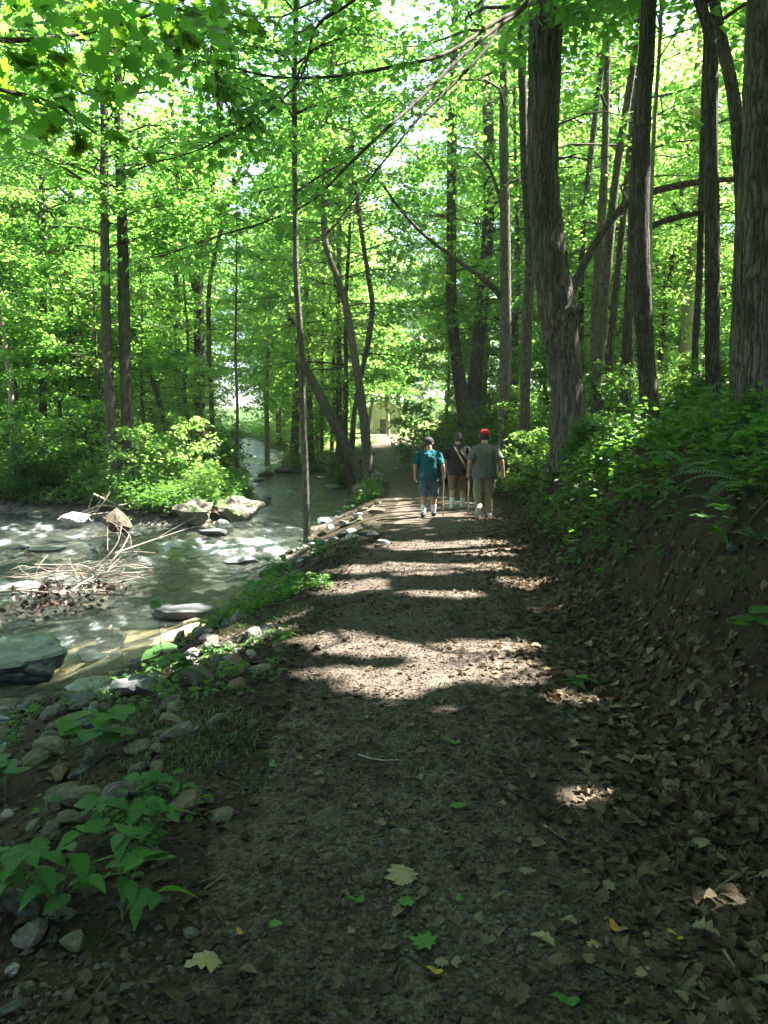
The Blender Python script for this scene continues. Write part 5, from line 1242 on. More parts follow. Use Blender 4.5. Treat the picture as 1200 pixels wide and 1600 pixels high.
for k, (px, py, dd_, sc, lb) in enumerate([(318, 790, 21.5, .55, 'sunlit lime shrub overhanging the mossy boulders'), (262, 760, 23.0, .55, 'bright shrub just right of the close pair of trees'), (690, 690, 27, 1.2, 'dense shrub at the foot of the twin-stemmed tree'),
        (660, 680, 31, 1.3, 'spreading shrub left of the twin-stemmed tree at the lawn edge'), (760, 690, 25, 1.1, 'dark shrub behind the walkers beside the pale straight tree'), (540, 720, 30, .8, 'low shrub beside the leaning log'), (380, 770, 24, .6, 'low leafy shrub leaning over the stream at the boulder point')]):
    x = (px-600)/FPX*dd_; place(BUSH[(2, 2, 0, 2, 0, 1, 3)[k]], 'shrub', lb, 'shrub', x, dd_, k*1.3, sc, None, -.03, ('stems', 'branches', 'foliage'))

single_out({'trees across the stream': 'tall leafy tree', 'trees around the barn': 'tall leafy tree', 'trees above the right bank': 'tall leafy tree', 'young trees across the stream': 'young low tree', 'young trees on the right bank': 'young low tree', 'young trees before the lawn': 'young low tree',
            'mid-height trees across the stream': 'slim mid-height tree', 'mid-height trees on the right bank': 'slim mid-height tree', 'mid-height trees between stream and path': 'slim mid-height tree', 'shrubs on the right slope': 'leafy shrub', 'shrubs across the stream': 'leafy shrub'})
# ------------------------------------------------------------------ plants with leaves one can pick out
def blade(n=7, half=.27, fold=.10, droop=.22, serr=.0):
    t = np.linspace(0, 1, n); w = half*np.sin(PI*np.clip(t, .0, 1)**.72)**.9; w[0] = .01; w[-1] = .0
    z = -droop*t**2
    V = []; F = []
    for i in range(n):
        k = 1 + serr*(1 if i % 2 else -1)
        V += [(-w[i]*k, t[i], z[i] + fold*w[i]/half*.6), (0, t[i], z[i]), (w[i]*k, t[i], z[i] + fold*w[i]/half*.6)]
    for i in range(n-1):
        a = i*3; F += [(a, a+1, a+4, a+3), (a+1, a+2, a+5, a+4)]
    return np.array(V), np.array(F)
LEAFV = [mk_mesh('leaf', *blade(15, hf_, fo_, dr_, .08), M['herb_obj'], smooth=True) for hf_, fo_, dr_ in ((.29, .09, .25), (.26, .16, .42), (.32, .03, .1), (.28, .12, .6))]
LEAFM = LEAFV[0]
LEAFR = mk_mesh('leaf', *blade(7, .42, .06, .15), M['herb_obj'], smooth=True)
def leaf_rot(ax, nm):
    y = unit(ax); z = unit(nm - (nm*y).sum()*y); x = np.cross(y, z)
    return Matrix(np.column_stack([x, y, z]).tolist()).to_euler()
def leafy_plant(base, stems, label, ls=.09, me=None, seed=0, group=None, name='leafy_plant', node=.075, start=.3, stem_r=.0035, term=3):
    r = np.random.default_rng(seed); base = np.asarray(base, float)
    root = thing(name, label, 'plant', base, group)
    for (dx, dy, dz) in stems:
        t = np.linspace(0, 1, 7)[:, None]; tip = np.array([dx, dy, dz]); W = t*np.array([0, 0, dz*1.15]) + t**1.6*np.array([dx, dy, -.15*dz]); W[0, 2] -= .04
        V, F = tubes(W[None], (stem_r*np.linspace(1, .5, 7))[None], 5)
        link('stem', mk_mesh('stem', V, F, M['stem'], smooth=True), root)
        L = np.linalg.norm(tip); nn = max(2, int(L/node)); T = unit(W[-1] - W[-2])
        for q in range(nn):
            f = start + (1-start)*(q+1)/nn; b = np.array([np.interp(f, t[:, 0], W[:, c]) for c in range(3)]); a0 = q*1.5708 + r.uniform(-.3, .3) + seed
            for sgn in (0, PI):
                a = a0 + sgn; ax = np.array([math.cos(a), math.sin(a), r.uniform(-.15, .2)]); s = ls*r.uniform(.75, 1.15)*(.75 + .35*f)
                link('leaf', me or LEAFV[int(r.integers(0, 4))], root, loc=b + ax*.012, rot=leaf_rot(ax, np.array([r.normal(0, .3), r.normal(0, .3), 1.])), scale=(s*r.uniform(.8, 1.1), s, s))
        for q in range(term):
            a = r.uniform(0, 6.28); ax = np.array([math.cos(a), math.sin(a), .1])
            link('leaf', me or LEAFM, root, loc=W[-1], rot=leaf_rot(ax, np.array([r.normal(0, .15), r.normal(0, .15), 1.])), scale=ls*r.uniform(.6, 1.0))
    return root
def up(g, z=0.0): return np.array([g[0], g[1], g[2] + z])
g = G(90, 1440); leafy_plant(up(g), [(-.10, .02, .24), (.05, .12, .26), (-.20, .10, .20), (.10, .0, .16)], 'pointed-leaf green plant spreading over the rubble in the bottom left', .105, None, 1)
g = G(190, 1440); leafy_plant(up(g), [(.06, .05, .20), (-.04, .14, .24), (.13, -.03, .12)], 'pointed-leaf green plant with drooping leaves on the dirt beside the rubble', .11, None, 2)
g = G(200, 1345); leafy_plant(up(g), [(.05, .08, .20), (-.12, .06, .20), (.16, .04, .18)], 'flat-topped green plant behind the two drooping plants', .10, None, 3)
g = G(30, 1430); leafy_plant(up(g), [(-.05, .03, .16), (.06, .08, .18)], 'dim green plant at the frame edge by the rubble', .09, None, 4)
g = G(225, 1260); leafy_plant(up(g), [(0, 0, .14), (.06, .03, .10)], 'small round-leaved sprig among the rubble stones', .07, LEAFR, 5)
g = G(150, 1185); leafy_plant(up(g), [(-.12, .0, .22), (.10, .05, .24), (.02, -.06, .2)], 'broad-leaved plant leaning over the rubble toward the stream', .15, LEAFR, 6, node=.1)
g = G(10, 1250); leafy_plant(up(g), [(.02, 0, .2), (-.06, .04, .2)], 'broad leaf plant cut by the frame edge above the rubble', .12, LEAFR, 7, node=.1)
g = G(252, 1030); leafy_plant(up(g), [(-.03, 0, .55)], 'single tall thin seedling standing against the bright water', .15, LEAFR, 8, start=.9, node=.3, term=2)
g = G(270, 1060); leafy_plant(up(g), [(-.1, .05, .22), (.1, 0, .2), (.02, -.1, .18)], 'broad-leaved clump at the foot of the tall seedling', .15, LEAFR, 9, node=.1)
g = G(430, 905); leafy_plant(up(g), [(-.15, .1, .3), (.1, .1, .34), (.2, -.1, .25), (-.05, -.15, .25)], 'leafy clump beside the slender water tree', .16, None, 10)
g = G(500, 880); leafy_plant(up(g), [(-.15, .1, .3), (.12, .1, .3), (.0, -.1, .25)], 'leafy clump on the path shoulder left of the walkers', .16, None, 11)
g = G(400, 930); leafy_plant(up(g), [(-.15, .1, .2), (.12, .1, .22), (.0, -.1, .2)], 'low leafy clump over the water edge', .15, None, 12)
g = G(905, 1075); leafy_plant(up(g), [(-.05, 0, .05), (.06, .02, .05)], 'tiny green seedling in the leaf litter by the dark rock', .09, LEAFM, 13, start=.6)
g = G(395, 1125 - 60); leafy_plant(up(g), [(.02, 0, .06)], 'tiny green sprig on the path shoulder', .05, LEAFM, 14, start=.5)
# right cut bank plants
for k, (px, py, st, ls, lb) in enumerate([
    (1115, 870, [(-.12, -.05, .28), (.02, -.06, .34), (.10, -.02, .22)], .12, 'pale spindly plant on the dark cut bank below the ferns'),
    (1195, 1010, [(-.12, -.1, .16), (-.02, -.06, .2)], .15, 'broad-leaved plant at the right frame edge on the cut bank'),
    (1010, 800, [(-.2, -.1, .22), (-.08, -.12, .26), (.1, -.1, .2)], .15, 'leafy plant hanging over the middle of the cut bank'),
    (960, 815, [(-.2, -.1, .25), (.05, -.1, .3)], .14, 'leafy plant low on the cut bank left of the hanging one'),
    (1030, 890, [(-.1, -.06, .2), (.04, -.05, .22)], .09, 'small dim plant in the middle of the dark cut bank'),
    (830, 770, [(-.2, -.05, .25), (-.1, -.2, .28), (.1, 0, .3)], .22, 'large-leaved plant at the path edge right of the walkers'),
    (1180, 690, [(-.3, -.15, .4), (-.1, -.2, .5), (-.35, -.05, .55)], .17, 'broad-leaved sapling in front of the thick edge trunk'),
    (900, 760, [(-.2, -.1, .35), (.1, -.1, .4), (-.05, -.2, .3)], .15, 'leafy plant below the shaggy tree on the bank'),
    (940, 745, [(-.2, -.1, .4), (.1, -.1, .4), (.0, -.2, .35)], .15, 'tall leafy plant right of the shaggy tree foot'),
    (1060, 760, [(-.2, -.1, .3), (.1, -.1, .3)], .14, 'leafy plant above the mossy part of the cut bank'),
    (870, 800, [(-.15, -.1, .25), (.1, -.1, .25)], .13, 'low leafy plant at the bank foot beyond the litter'),
    (830, 970, [(.0, 0, .05)], .06, 'tiny seedling in the leaf drift by the path')]):
    g = G(px, py); leafy_plant(up(g), st, lb, ls, LEAFR if k in (1, 5, 6) else None, 20+k, node=.09)

# ferns at the foot of the edge trunk
def frond_mesh(L=1.0, n=26):
    t = np.linspace(.06, 1, n); rib = np.column_stack([np.zeros(n), t*L*(1-.12*t), .55*L*t - .62*L*t**2.2])
    T = unit(np.gradient(rib, axis=0)); w = .17*L*np.sin(PI*np.clip(t*.93 + .05, 0, 1))**.75*(1.1 - .6*t)
    Pp, Aa, Nn, Ss = [], [], [], []
    for sg in (-1, 1):
        a = np.column_stack([np.full(n, sg*1.0), np.full(n, .28), np.full(n, -.12)])
        Pp.append(rib); Aa.append(a); Nn.append(np.cross(T, np.array([1., 0, 0])) * -1 + 0); Ss.append(w)
    nm = np.concatenate(Nn); nm = np.where(nm[:, 2:3] < 0, -nm, nm)
    tpl = (np.array([[0, 0, 0], [.10, .35, 0], [0, 1, -.08], [-.10, .35, 0]]), [np.array([[0, 1, 2, 3]])])
    lv = leaf_cloud(np.concatenate(Pp), np.concatenate(Aa), nm, np.concatenate(Ss), tpl)
    sv = tubes(np.concatenate([[[0, 0, 0]], rib])[None], (np.linspace(.005, .001, n+1))[None]*L, 4)
    return mk_mesh('frond', *join([lv, sv]), M['fern'])
FROND = frond_mesh()
def fern(g, n, L, label, seed):
    r = np.random.default_rng(seed); root = thing('fern', label, 'fern', up(g))
    for k in range(n):
        link('frond', FROND, root, rot=(r.uniform(-.1, .35), r.uniform(-.2, .2), k*2*PI/n + r.uniform(-.3, .3)), scale=L*r.uniform(.75, 1.1))
fern(G(1190, 770), 11, .85, 'pale shiny fern in front of the thick edge trunk', 1)
fern(G(1130, 745), 9, .65, 'dark fern left of the pale shiny fern', 2)
fern(G(1085, 730), 8, .45, 'dim fern under the slim forked tree', 3)
fern(G(1040, 705), 8, .5, 'fern beside the foot of the dark straight tree', 5)
fern(G(1150, 800), 8, .45, 'mid-green fern on the shoulder of the cut bank', 6)
fern(G(1190, 850), 7, .35, 'small drooping fern on the cut bank under the pale fern', 4)
# ------------------------------------------------------------------ leaf litter, gravel and bits on the ground
def lit_cloud(X, Y, size, r, tpls, tilt=.3, lift=.012):
    """fallen leaves lying on the ground, following its slope"""
    e = .04; Z = surf(X, Y); nx_ = -(surf(X+e, Y) - Z)/e; ny_ = -(surf(X, Y+e) - Z)/e
    n = len(X); nm = unit(np.column_stack([nx_, ny_, np.ones(n)])) + r.normal(0, tilt, (n, 3)); az = r.uniform(0, 6.28, n)
    ax = np.column_stack([np.cos(az), np.sin(az), np.zeros(n)])
    k = r.integers(0, len(tpls), n); parts = []
    for i, t in enumerate(tpls):
        m = k == i
        if m.any():
            y = unit(ax[m] - (ax[m]*unit(nm[m])).sum(-1, keepdims=True)*unit(nm[m]))
            c = y*(size[m]*.5)[:, None]
            parts.append(leaf_cloud(np.column_stack([X[m], Y[m], Z[m] + lift + size[m]*.1]) - c, y, nm[m], size[m], t))
    return join(parts)
r = np.random.default_rng(700)
SLV = (np.array([[-.12, 0, 0], [.12, 0, 0], [.09, 1, .04], [-.09, 1, .04]]), [np.array([[0, 1, 2, 3]])])
n = 11500; Y = 1.9 + 15*r.random(n)**1.55; S = r.normal(-.05, .42, n); X = path_x(Y) + PW + S
k = (S < .95) & (r.random(n) < np.interp(S, [-1.1, -.5, 0, .6, 1.0], [.08, .45, 1, 1, .1])); X, Y = X[k], Y[k]
V, F = lit_cloud(X, Y, r.uniform(.03, .09, len(X)), r, OAKS + DRYM, .45, .006)
tag(link('leaf_litter', mk_mesh('leaf_litter', V, F, M['litter'])), kind='stuff')
n = 650; Y = 1.9 + 14*r.random(n)**1.5; X = path_x(Y) + r.uniform(-1.1, 1.2, n)
V, F = lit_cloud(X, Y, r.uniform(.02, .06, n), r, OAKS + DRYM, .2, .004)
tag(link('leaf_litter', mk_mesh('leaf_litter', V, F, M['litter'])), kind='stuff')
n = 9000; Y = 2.0 + 22*r.random(n)**1.3; S = .4 + 4*r.random(n)**1.7; X = path_x(Y) + PW + S
V, F = lit_cloud(X, Y, r.uniform(.025, .075, n), r, [LEAF6, LEAF4, SLV], .6, .012)
tag(link('leaf_litter', mk_mesh('leaf_litter', V, F, M['bits'])), kind='stuff')
n = 2600; Y = 2.0 + 12*r.random(n)**1.3; xl = np.interp(Y, POLY[:19, 1], POLY[:19, 0]); X = xl + (path_x(Y) - PWL(Y) + .3 - xl)*r.random(n)
V, F = lit_cloud(X, Y, r.uniform(.03, .09, n), r, [LEAF6] + OAKS[:2], .35, .01)
tag(link('leaf_litter', mk_mesh('leaf_litter', V, F, M['bits'])), kind='stuff')
# shreds of bark, needles and leaf crumbs
n = 30000; Y = 1.8 + 12*r.random(n)**1.9; X = path_x(Y) + r.uniform(-1.7, 1.9, n)
SLV = (np.array([[-.12, 0, 0], [.12, 0, 0], [.09, 1, .04], [-.09, 1, .04]]), [np.array([[0, 1, 2, 3]])])
CRB = (np.array([[-.4, 0, 0], [.35, .1, .1], [.3, .9, 0], [-.3, .8, .12]]), [np.array([[0, 1, 2, 3]])])
V, F = lit_cloud(X, Y, r.uniform(.006, .024, n)*np.where(r.random(n) < .15, 2.2, 1), r, [SLV, CRB, CRB], .3, .003)
tag(link('leaf_crumbs', mk_mesh('leaf_crumbs', V, F, M['bits'])), kind='stuff')
# gravel
n = 26000; Y = 1.8 + 13*r.random(n)**1.8; X = path_x(Y) + r.normal(-.15, .75, n)
k = np.abs(X - path_x(Y)) < 1.9; X, Y = X[k], Y[k]; n = len(X)
s = .004 + .012*r.random(n)**2.2
OCT = (np.array([[1, 0, 0], [.1, .9, .1], [-1, .1, 0], [0, -.85, -.1], [.1, .1, .55], [0, 0, -.5]]), [np.array([[0, 1, 4], [1, 2, 4], [2, 3, 4], [3, 0, 4]])])
az = r.uniform(0, 6.28, n)
V, F = leaf_cloud(np.column_stack([X, Y, surf(X, Y) + s*.15]), np.column_stack([np.cos(az), np.sin(az), np.zeros(n)]), np.array([0, 0, 1.]) + r.normal(0, .35, (n, 3)), s*1.3, OCT)
tag(link('gravel', mk_mesh('gravel', V, F, M['gravel'])), kind='stuff')
# small stones too many to count on the rubble bank
n = 5200; Y = 2.2 + 14*r.random(n)**1.4; xl = np.interp(Y, POLY[:19, 1], POLY[:19, 0]); X = xl - .1 + (path_x(Y) - PWL(Y) + .25 - xl)*r.random(n)**.9
s = .008 + .02*r.random(n)**2.0; az = r.uniform(0, 6.28, n)
V, F = leaf_cloud(np.column_stack([X, Y, surf(X, Y) + s*.2]), np.column_stack([np.cos(az), np.sin(az), np.zeros(n)]), np.array([0, 0, 1.]) + r.normal(0, .4, (n, 3)), s*1.2, OCT)
tag(link('gravel', mk_mesh('gravel', V, F, M['gravel'])), kind='stuff')

# dry leaves one can pick out, nearest first
DL = [mk_mesh('dry_leaf', t[0] - np.array([0, .45, 0]), t[1], M['litter_obj']) for t in OAKS + DRYM]
c = 0
while c < 230:
    y = 2.1 + 4.2*r.random()**1.2; s = r.normal(-.1, .42) if r.random() < .8 else r.uniform(-2.0, -.4); x = float(path_x(y)) + PW + s
    if s > .75: continue
    z = float(surf(np.array([x]), np.array([y]))[0]); e = .05
    gx_ = (float(surf(np.array([x+e]), np.array([y]))[0]) - z)/e; gy_ = (float(surf(np.array([x]), np.array([y+e]))[0]) - z)/e
    az = r.uniform(0, 6.28); sc = r.uniform(.055, .115) if s > -.5 else r.uniform(.03, .07)
    o = link('dry_leaf', DL[int(r.integers(0, len(DL)))], loc=(x, y, z + .018 + (.015 if s > -.4 else 0)), rot=leaf_rot(np.array([math.cos(az), math.sin(az), gx_*math.cos(az) + gy_*math.sin(az)]), np.array([-gx_ + r.normal(0, .25), -gy_ + r.normal(0, .25), 1])), scale=sc)
    tag(o, 'curled dry tan leaf lying in the litter of the near path', 'leaf', 'dry leaves on the near path'); c += 1
def ground_leaf(px, py, wpx, mesh, label, az, tilt=.1):
    g = G(px, py); s = wpx/FPX*g[1]*1.15
    z = float(surf(np.array([g[0]]), np.array([g[1]]))[0])
    o = link('fallen_leaf', mesh, loc=(g[0], g[1], z + .022), rot=(tilt, tilt*.5, az), scale=s); tag(o, label, 'leaf')
def flat_leaf_mat(name, c, t): return leaf_mat(name, [c, c], [t, t], .3, rough=.6, island=False)
M['gl'] = flat_leaf_mat('fresh_green_leaf', (.085, .22, .05), (.12, .26, .05)); M['yl'] = flat_leaf_mat('yellow_leaf', (.55, .38, .06), (.5, .35, .05)); M['ol'] = flat_leaf_mat('orange_leaf', (.55, .28, .06), (.5, .25, .05)); M['tl'] = flat_leaf_mat('tan_leaf', (.42, .34, .20), (.2, .15, .08))
gm = mk_mesh('fallen_leaf', MAPLE[0] - np.array([0, .45, 0]), MAPLE[1], M['gl']); ovy = mk_mesh('fallen_leaf', OVATE[0] - np.array([0, .45, 0]), OVATE[1], M['yl']); ovo = mk_mesh('fallen_leaf', OVATE[0] - np.array([0, .45, 0]), OVATE[1], M['ol'])
tlm = mk_mesh('fallen_leaf', DRYM[0][0] - np.array([0, .45, 0]), DRYM[0][1], M['tl']); ovg = mk_mesh('fallen_leaf', OVATE[0] - np.array([0, .45, 0]), OVATE[1], M['gl']); tlo = mk_mesh('fallen_leaf', OAKS[0][0] - np.array([0, .45, 0]), OAKS[0][1], M['tl'])
for a in [(660, 1495, 46, gm, 'torn bright green leaf near the bottom of the path', 1.2), (680, 1541, 26, ovy, 'orange-tipped yellow leaf below the torn green leaf', 1.5), (960, 1471, 26, ovo, 'orange leaf on the litter right of the path middle', .4), (1055, 1480, 26, ovy, 'yellow leaf standing out in the litter at the lower right', .9),
          (628, 1383, 52, tlm, 'large ragged tan leaf in the middle of the near path', .3), (322, 1517, 56, tlm, 'large ragged tan leaf left of the path near the bottom', 2.0), (850, 1487, 38, tlo, 'tan leaf lying right of the wedge stone', 1.0), (930, 1497, 38, tlo, 'grey-tan folded leaf beside the orange leaf', 2.2),
          (556, 1423, 30, ovg, 'curled pale green leaf on the path above the bottom', 1.9), (714, 1274, 24, gm, 'green leaf beside the flat greenish stone', .5), (707, 1172, 26, ovg, 'green leaf lying on the path past the stones', 1.4), (426, 1203, 18, ovg, 'small round green leaf on the path shoulder', .2), (430, 1465, 22, gm, 'small green leaf left of the path middle near the flush stone', 2.6),
          (1000, 1535, 40, tlm, 'pale brown leaf in the litter at the lower right', 2.9), (885, 1590, 44, ovg, 'green leaf cut by the bottom edge of the frame', 1.6), (375, 1474, 16, ovo, 'small orange leaf below the lone grey-green stone', .7), (633, 1430, 30, gm, 'green sprig leaf touching the tan wedge stone', 2.1), (717, 1424, 18, ovg, 'small green leaf right of the wedge stone', .1)]:
    ground_leaf(*a)
# twigs on the ground
TW = [('forked dark stick at the lower right of the path', [(1050, 1420), (1105, 1408), (1150, 1385), (1200, 1372)]), ('long thin twig across the litter', [(945, 1302), (1000, 1320), (1065, 1345)]), ('straight twig below the long thin twig', [(1050, 1420), (1085, 1410), (1130, 1415)]), ('thin pale twig on the right of the path', [(850, 1303), (885, 1328)]),
      ('bent twig near the bottom middle', [(790, 1572), (825, 1556), (870, 1550)]), ('pale broken stick at the bottom left', [(120, 1600), (150, 1560), (175, 1530)]), ('short grey stick beside the leafy plant', [(320, 1395), (350, 1375)]), ('twig standing on edge by the tan leaf', [(617, 1560), (627, 1525)]),
      ('long dark twig lying by the dry leaves', [(780, 1240), (830, 1262), (872, 1280)]), ('thin dark twig on the path past the flat brown stone', [(560, 1190), (590, 1200), (625, 1198)]), ('short brown twig at the path shoulder left', [(330, 1420), (345, 1445), (352, 1460)]), ('pale stick on the rubble shoulder', [(320, 1055), (345, 1051), (385, 1052)]),
      ('twig near the bottom right corner', [(1130, 1500), (1150, 1530), (1160, 1560)]), ('brown twig across the litter by the bank', [(1010, 1270), (1060, 1262), (1110, 1270)])]
for k, (lb, pts) in enumerate(TW):
    W = np.array([G(a, b) for a, b in pts]); W[:, 2] = surf(W[:, 0], W[:, 1]) + .012
    stick3(lb, W, .0055 if k not in (0, 5) else .009, 'twig' if k % 3 else 'drift', 'ground_twig', 'twig', None, 1 if k in (0, 1) else 0, 800+k, .5, 5)
# roots and trailing stems hanging out of the cut bank
for k in range(26):
    y = 3.6 + 9*r.random(); s0 = r.uniform(.55, 1.15); x = float(path_x(y)) + PW + s0
    n = 6; W = np.zeros((n, 3)); dy = r.normal(0, .25); ds = -r.uniform(.1, .55)
    for q in range(n):
        f = q/(n-1); W[q] = (x + ds*f + r.normal(0, .02), y + dy*f - .1*f + r.normal(0, .02), 0)
    W[:, 2] = H(W[:, 0], W[:, 1]) + .012 + .05*np.sin(np.linspace(0, PI, n))*r.random()
    stick3('thin root hanging out of the dark cut bank', W, r.uniform(.004, .011), 'twig', 'exposed_root', 'root', 'roots of the cut bank', 0, 840+k, .3, 5)

for k in range(28):
    y = 3.4 + 8*r.random(); s0 = r.uniform(.35, 1.2); x = float(path_x(y)) + PW + s0; sc = r.uniform(.02, .075)
    o = link('bank_stone', RM[('rk_dark', 'rk_moss', 'rk_tan')[k % 3]][k % 4], loc=(x, y, h1(x, y) + sc*.1), rot=(r.normal(0, .4), r.normal(0, .4), r.uniform(0, 6.3)), scale=(sc, sc*.8, sc*.8))
    tag(o, 'small dirty stone stuck in the soil of the cut bank', 'stone', 'stones in the cut bank')
# ------------------------------------------------------------------ overhanging maple at the upper left
mx, my = -4.6, 3.4
mb = np.array([mx, my, h1(mx, my)])
maple = thing('maple_tree', 'maple outside the frame whose big leaves hang into the upper left', 'tree', mb)
zz = np.linspace(mb[2] - .3, 14, 7); Wm = np.column_stack([mx + np.linspace(0, -.4, 7), my + np.linspace(0, .5, 7), zz]); Rm = .16*np.linspace(1.1, .2, 7)
V, F = trunk_mesh(Wm, Rm, 14, .25, .4, .4, 5); link('trunk', mk_mesh('trunk', V - mb, F, M['bark_grey'], smooth=True), maple)
gmap = grow(Wm, Rm, 8.0, 3.2, 12, 77, 8, 24, .2, .3, .3)
link('branches', wood_mesh(gmap, mb, M['twig']), maple); link('crown', leaf_mesh(gmap, mb, M['leaf'], LEAF4, True), maple)
MLEAF = [mk_mesh('leaf', *_outline(_M, curl=cu, seed=sd), M['maple_obj']) for cu, sd in ((.08, 3), (-.1, 4), (.15, 5))]
r = np.random.default_rng(91); cnt = 0
def on_branch(Wb, rad, lo, n, lmin, lmax, spread):
    global cnt
    V, F = trunk_mesh(Wb, rad, 7, .1, 0, .2, 3.3); link('limb', mk_mesh('limb', V - mb, F, M['twig'], smooth=True), maple)
    Wp, _ = resample(Wb, np.array(rad), .05); T = unit(np.gradient(Wp, axis=0))
    for q in range(n):
        i = int(r.uniform(lo, .99)*(len(Wp)-1)); t = T[i]; a = r.choice([-1, 1])*r.uniform(.5, 1.3)
        td = unit(np.array([t[0]*math.cos(a) - t[1]*math.sin(a), t[0]*math.sin(a) + t[1]*math.cos(a), r.normal(-.05, .15)])); l = r.uniform(.2, spread)
        k = np.linspace(0, 1, 4)[:, None]; tw = Wp[i] + td*l*k + np.array([0, 0, -.12])*l*k**2
        V, F = tubes(tw[None], np.array([[.004, .003, .0025, .002]]), 4); link('twig', mk_mesh('twig', V - mb, F, M['twig']), maple)
        for s in (.35, .62, .85, 1.0, 1.0):
            b = Wp[i] + td*l*s + np.array([0, 0, -.12])*l*s*s; aa = r.uniform(-1.2, 1.2); ax = unit(np.array([td[0]*math.cos(aa) - td[1]*math.sin(aa), td[0]*math.sin(aa) + td[1]*math.cos(aa), -.55]))
            link('leaf', MLEAF[int(r.integers(0, 3))], maple, loc=b - mb + np.array([0, 0, -.02]), rot=leaf_rot(ax, np.array([r.normal(0, .25), r.normal(0, .25), 1.])), scale=r.uniform(lmin, lmax)); cnt += 1
# the thinner leaves of the same boughs, past counting
nq = 800; k = r.random(nq); pxs = -80 + 430*r.random(nq)**1.1; pys = -60 + 300*r.random(nq)*(1 - .55*np.clip(pxs/350, 0, 1)); ds = r.uniform(5.0, 7.4, nq)
Q = np.array([P(a, b, d) for a, b, d in zip(pxs, pys, ds)]); kq = fbm(Q[:, 0]*1.6, Q[:, 1]*1.6, Q[:, 2]*2.2, 2) > -.05; Q = Q[kq]; nq = len(Q); az = r.uniform(0, 6.28, nq)
V, F = leaf_cloud(Q, np.column_stack([np.cos(az), np.sin(az), np.full(nq, -.5)]), np.array([0, 0, 1.]) + r.normal(0, .3, (nq, 3)), r.uniform(.09, .16, nq), MAPLE)
link('leaf_sprays', mk_mesh('leaf_sprays', V - mb, F, M['leaf']), maple)['kind'] = 'stuff'
on_branch(np.array([[mx - .05, my + .1, 4.6], P(-160, 20, 5.0), P(-20, 60, 5.4), P(110, 55, 5.8), P(215, 30, 6.2), P(330, -20, 6.6)]), [.03, .024, .019, .015, .011, .007], .3, 30, .10, .17, .55)
on_branch(np.array([[mx - .05, my + .15, 4.2], P(-140, 110, 5.2), P(0, 140, 5.7), P(90, 165, 6.1), P(150, 210, 6.4)]), [.024, .02, .015, .011, .007], .4, 20, .10, .16, .5)
on_branch(np.array([[mx, my + .2, 5.2], P(60, -60, 5.6), P(180, -10, 6.2), P(300, 20, 6.8), P(420, 60, 7.3)]), [.028, .022, .017, .012, .007], .35, 18, .10, .16, .5)
# ------------------------------------------------------------------ walkers
def _ball(a, b, ra, rb, ky=1.0, flat=False, seg=16, lat=5):
    a, b = np.asarray(a, float), np.asarray(b, float); ax = unit(b - a) if np.linalg.norm(b-a) > 1e-6 else np.array([0, 0, 1.])
    ref = np.array([0, 1., 0]) if abs(ax[1]) < .9 else np.array([1., 0, 0]); X = unit(np.cross(ref, ax)); Yv = np.cross(ax, X)
    rings = []
    th = np.linspace(-PI/2, 0, lat+1)[1:] if not flat else [0.]
    for t in th: rings.append((a + ax*ra*math.sin(t), ra*math.cos(t)))
    th = np.linspace(0, PI/2, lat+1)[:-1] if not flat else [0.]
    for t in th: rings.append((b + ax*rb*math.sin(t), rb*math.cos(t)))
    an = np.arange(seg)*2*PI/seg; V = []
    for c, rr_ in rings:
        o = rr_*(np.cos(an)[:, None]*X + np.sin(an)[:, None]*Yv); o[:, 1] *= ky; V.append(c + o)
    V = np.concatenate(V); n = len(rings)
    k, s = np.meshgrid(np.arange(n-1), np.arange(seg), indexing='ij')
    F = np.stack([k*seg+s, k*seg+(s+1) % seg, (k+1)*seg+(s+1) % seg, (k+1)*seg+s], -1).reshape(-1, 4)
    return V, [F, np.array([list(range(seg-1, -1, -1))]), np.array([list(range((n-1)*seg, n*seg))])]
def fuse(name, parts, mat, voxel=.012, smooth=4, wr=0.0, parent=None, seed=0):
    """closed pieces grown together into one continuous surface"""
    V, F = join(parts); me = mk_mesh(name, V, F, mat, smooth=True)
    o = bpy.data.objects.new(name, me); COL.objects.link(o)
    m = o.modifiers.new('r', 'REMESH'); m.mode = 'VOXEL'; m.voxel_size = voxel
    m2 = o.modifiers.new('s', 'SMOOTH'); m2.factor = .5; m2.iterations = smooth
    dg = bpy.context.evaluated_depsgraph_get(); e = o.evaluated_get(dg); nm = bpy.data.meshes.new_from_object(e)
    o.modifiers.clear(); o.data = nm; nm.name = name
    bpy.data.meshes.remove(me)
    if not nm.materials: nm.materials.append(mat)
    if wr:
        co = np.empty(len(nm.vertices)*3); nm.vertices.foreach_get('co', co); co = co.reshape(-1, 3); no = np.empty(len(co)*3); nm.vertices.foreach_get('normal', no); no = no.reshape(-1, 3)
        co += no*(wr*fbm(co[:, 0]*9+seed, co[:, 1]*9, co[:, 2]*6 + co[:, 0]*5, 3))[:, None]; nm.vertices.foreach_set('co', co.ravel())
    nm.polygons.foreach_set('use_smooth', np.ones(len(nm.polygons), bool)); nm.update()
    o.parent = parent
    return o
def cloth_mat(name, c, rough=.9):
    d = tuple(x*.8 for x in c); return noise_mat(name, [d, c], 30, 3, rough, .3, 120, dist=.004)
M['skin'] = noise_mat('skin', [(.36, .20, .14), (.46, .27, .19)], 12, 3, .55, .1, 60, dist=.003)
M['hair'] = noise_mat('short_hair', [(.03, .025, .02), (.07, .06, .05)], 60, 3, .8, .4, 90, dist=.004)
M['hair_grey'] = noise_mat('grey_hair', [(.11, .10, .09), (.2, .18, .16)], 60, 3, .8, .4, 90, dist=.004)
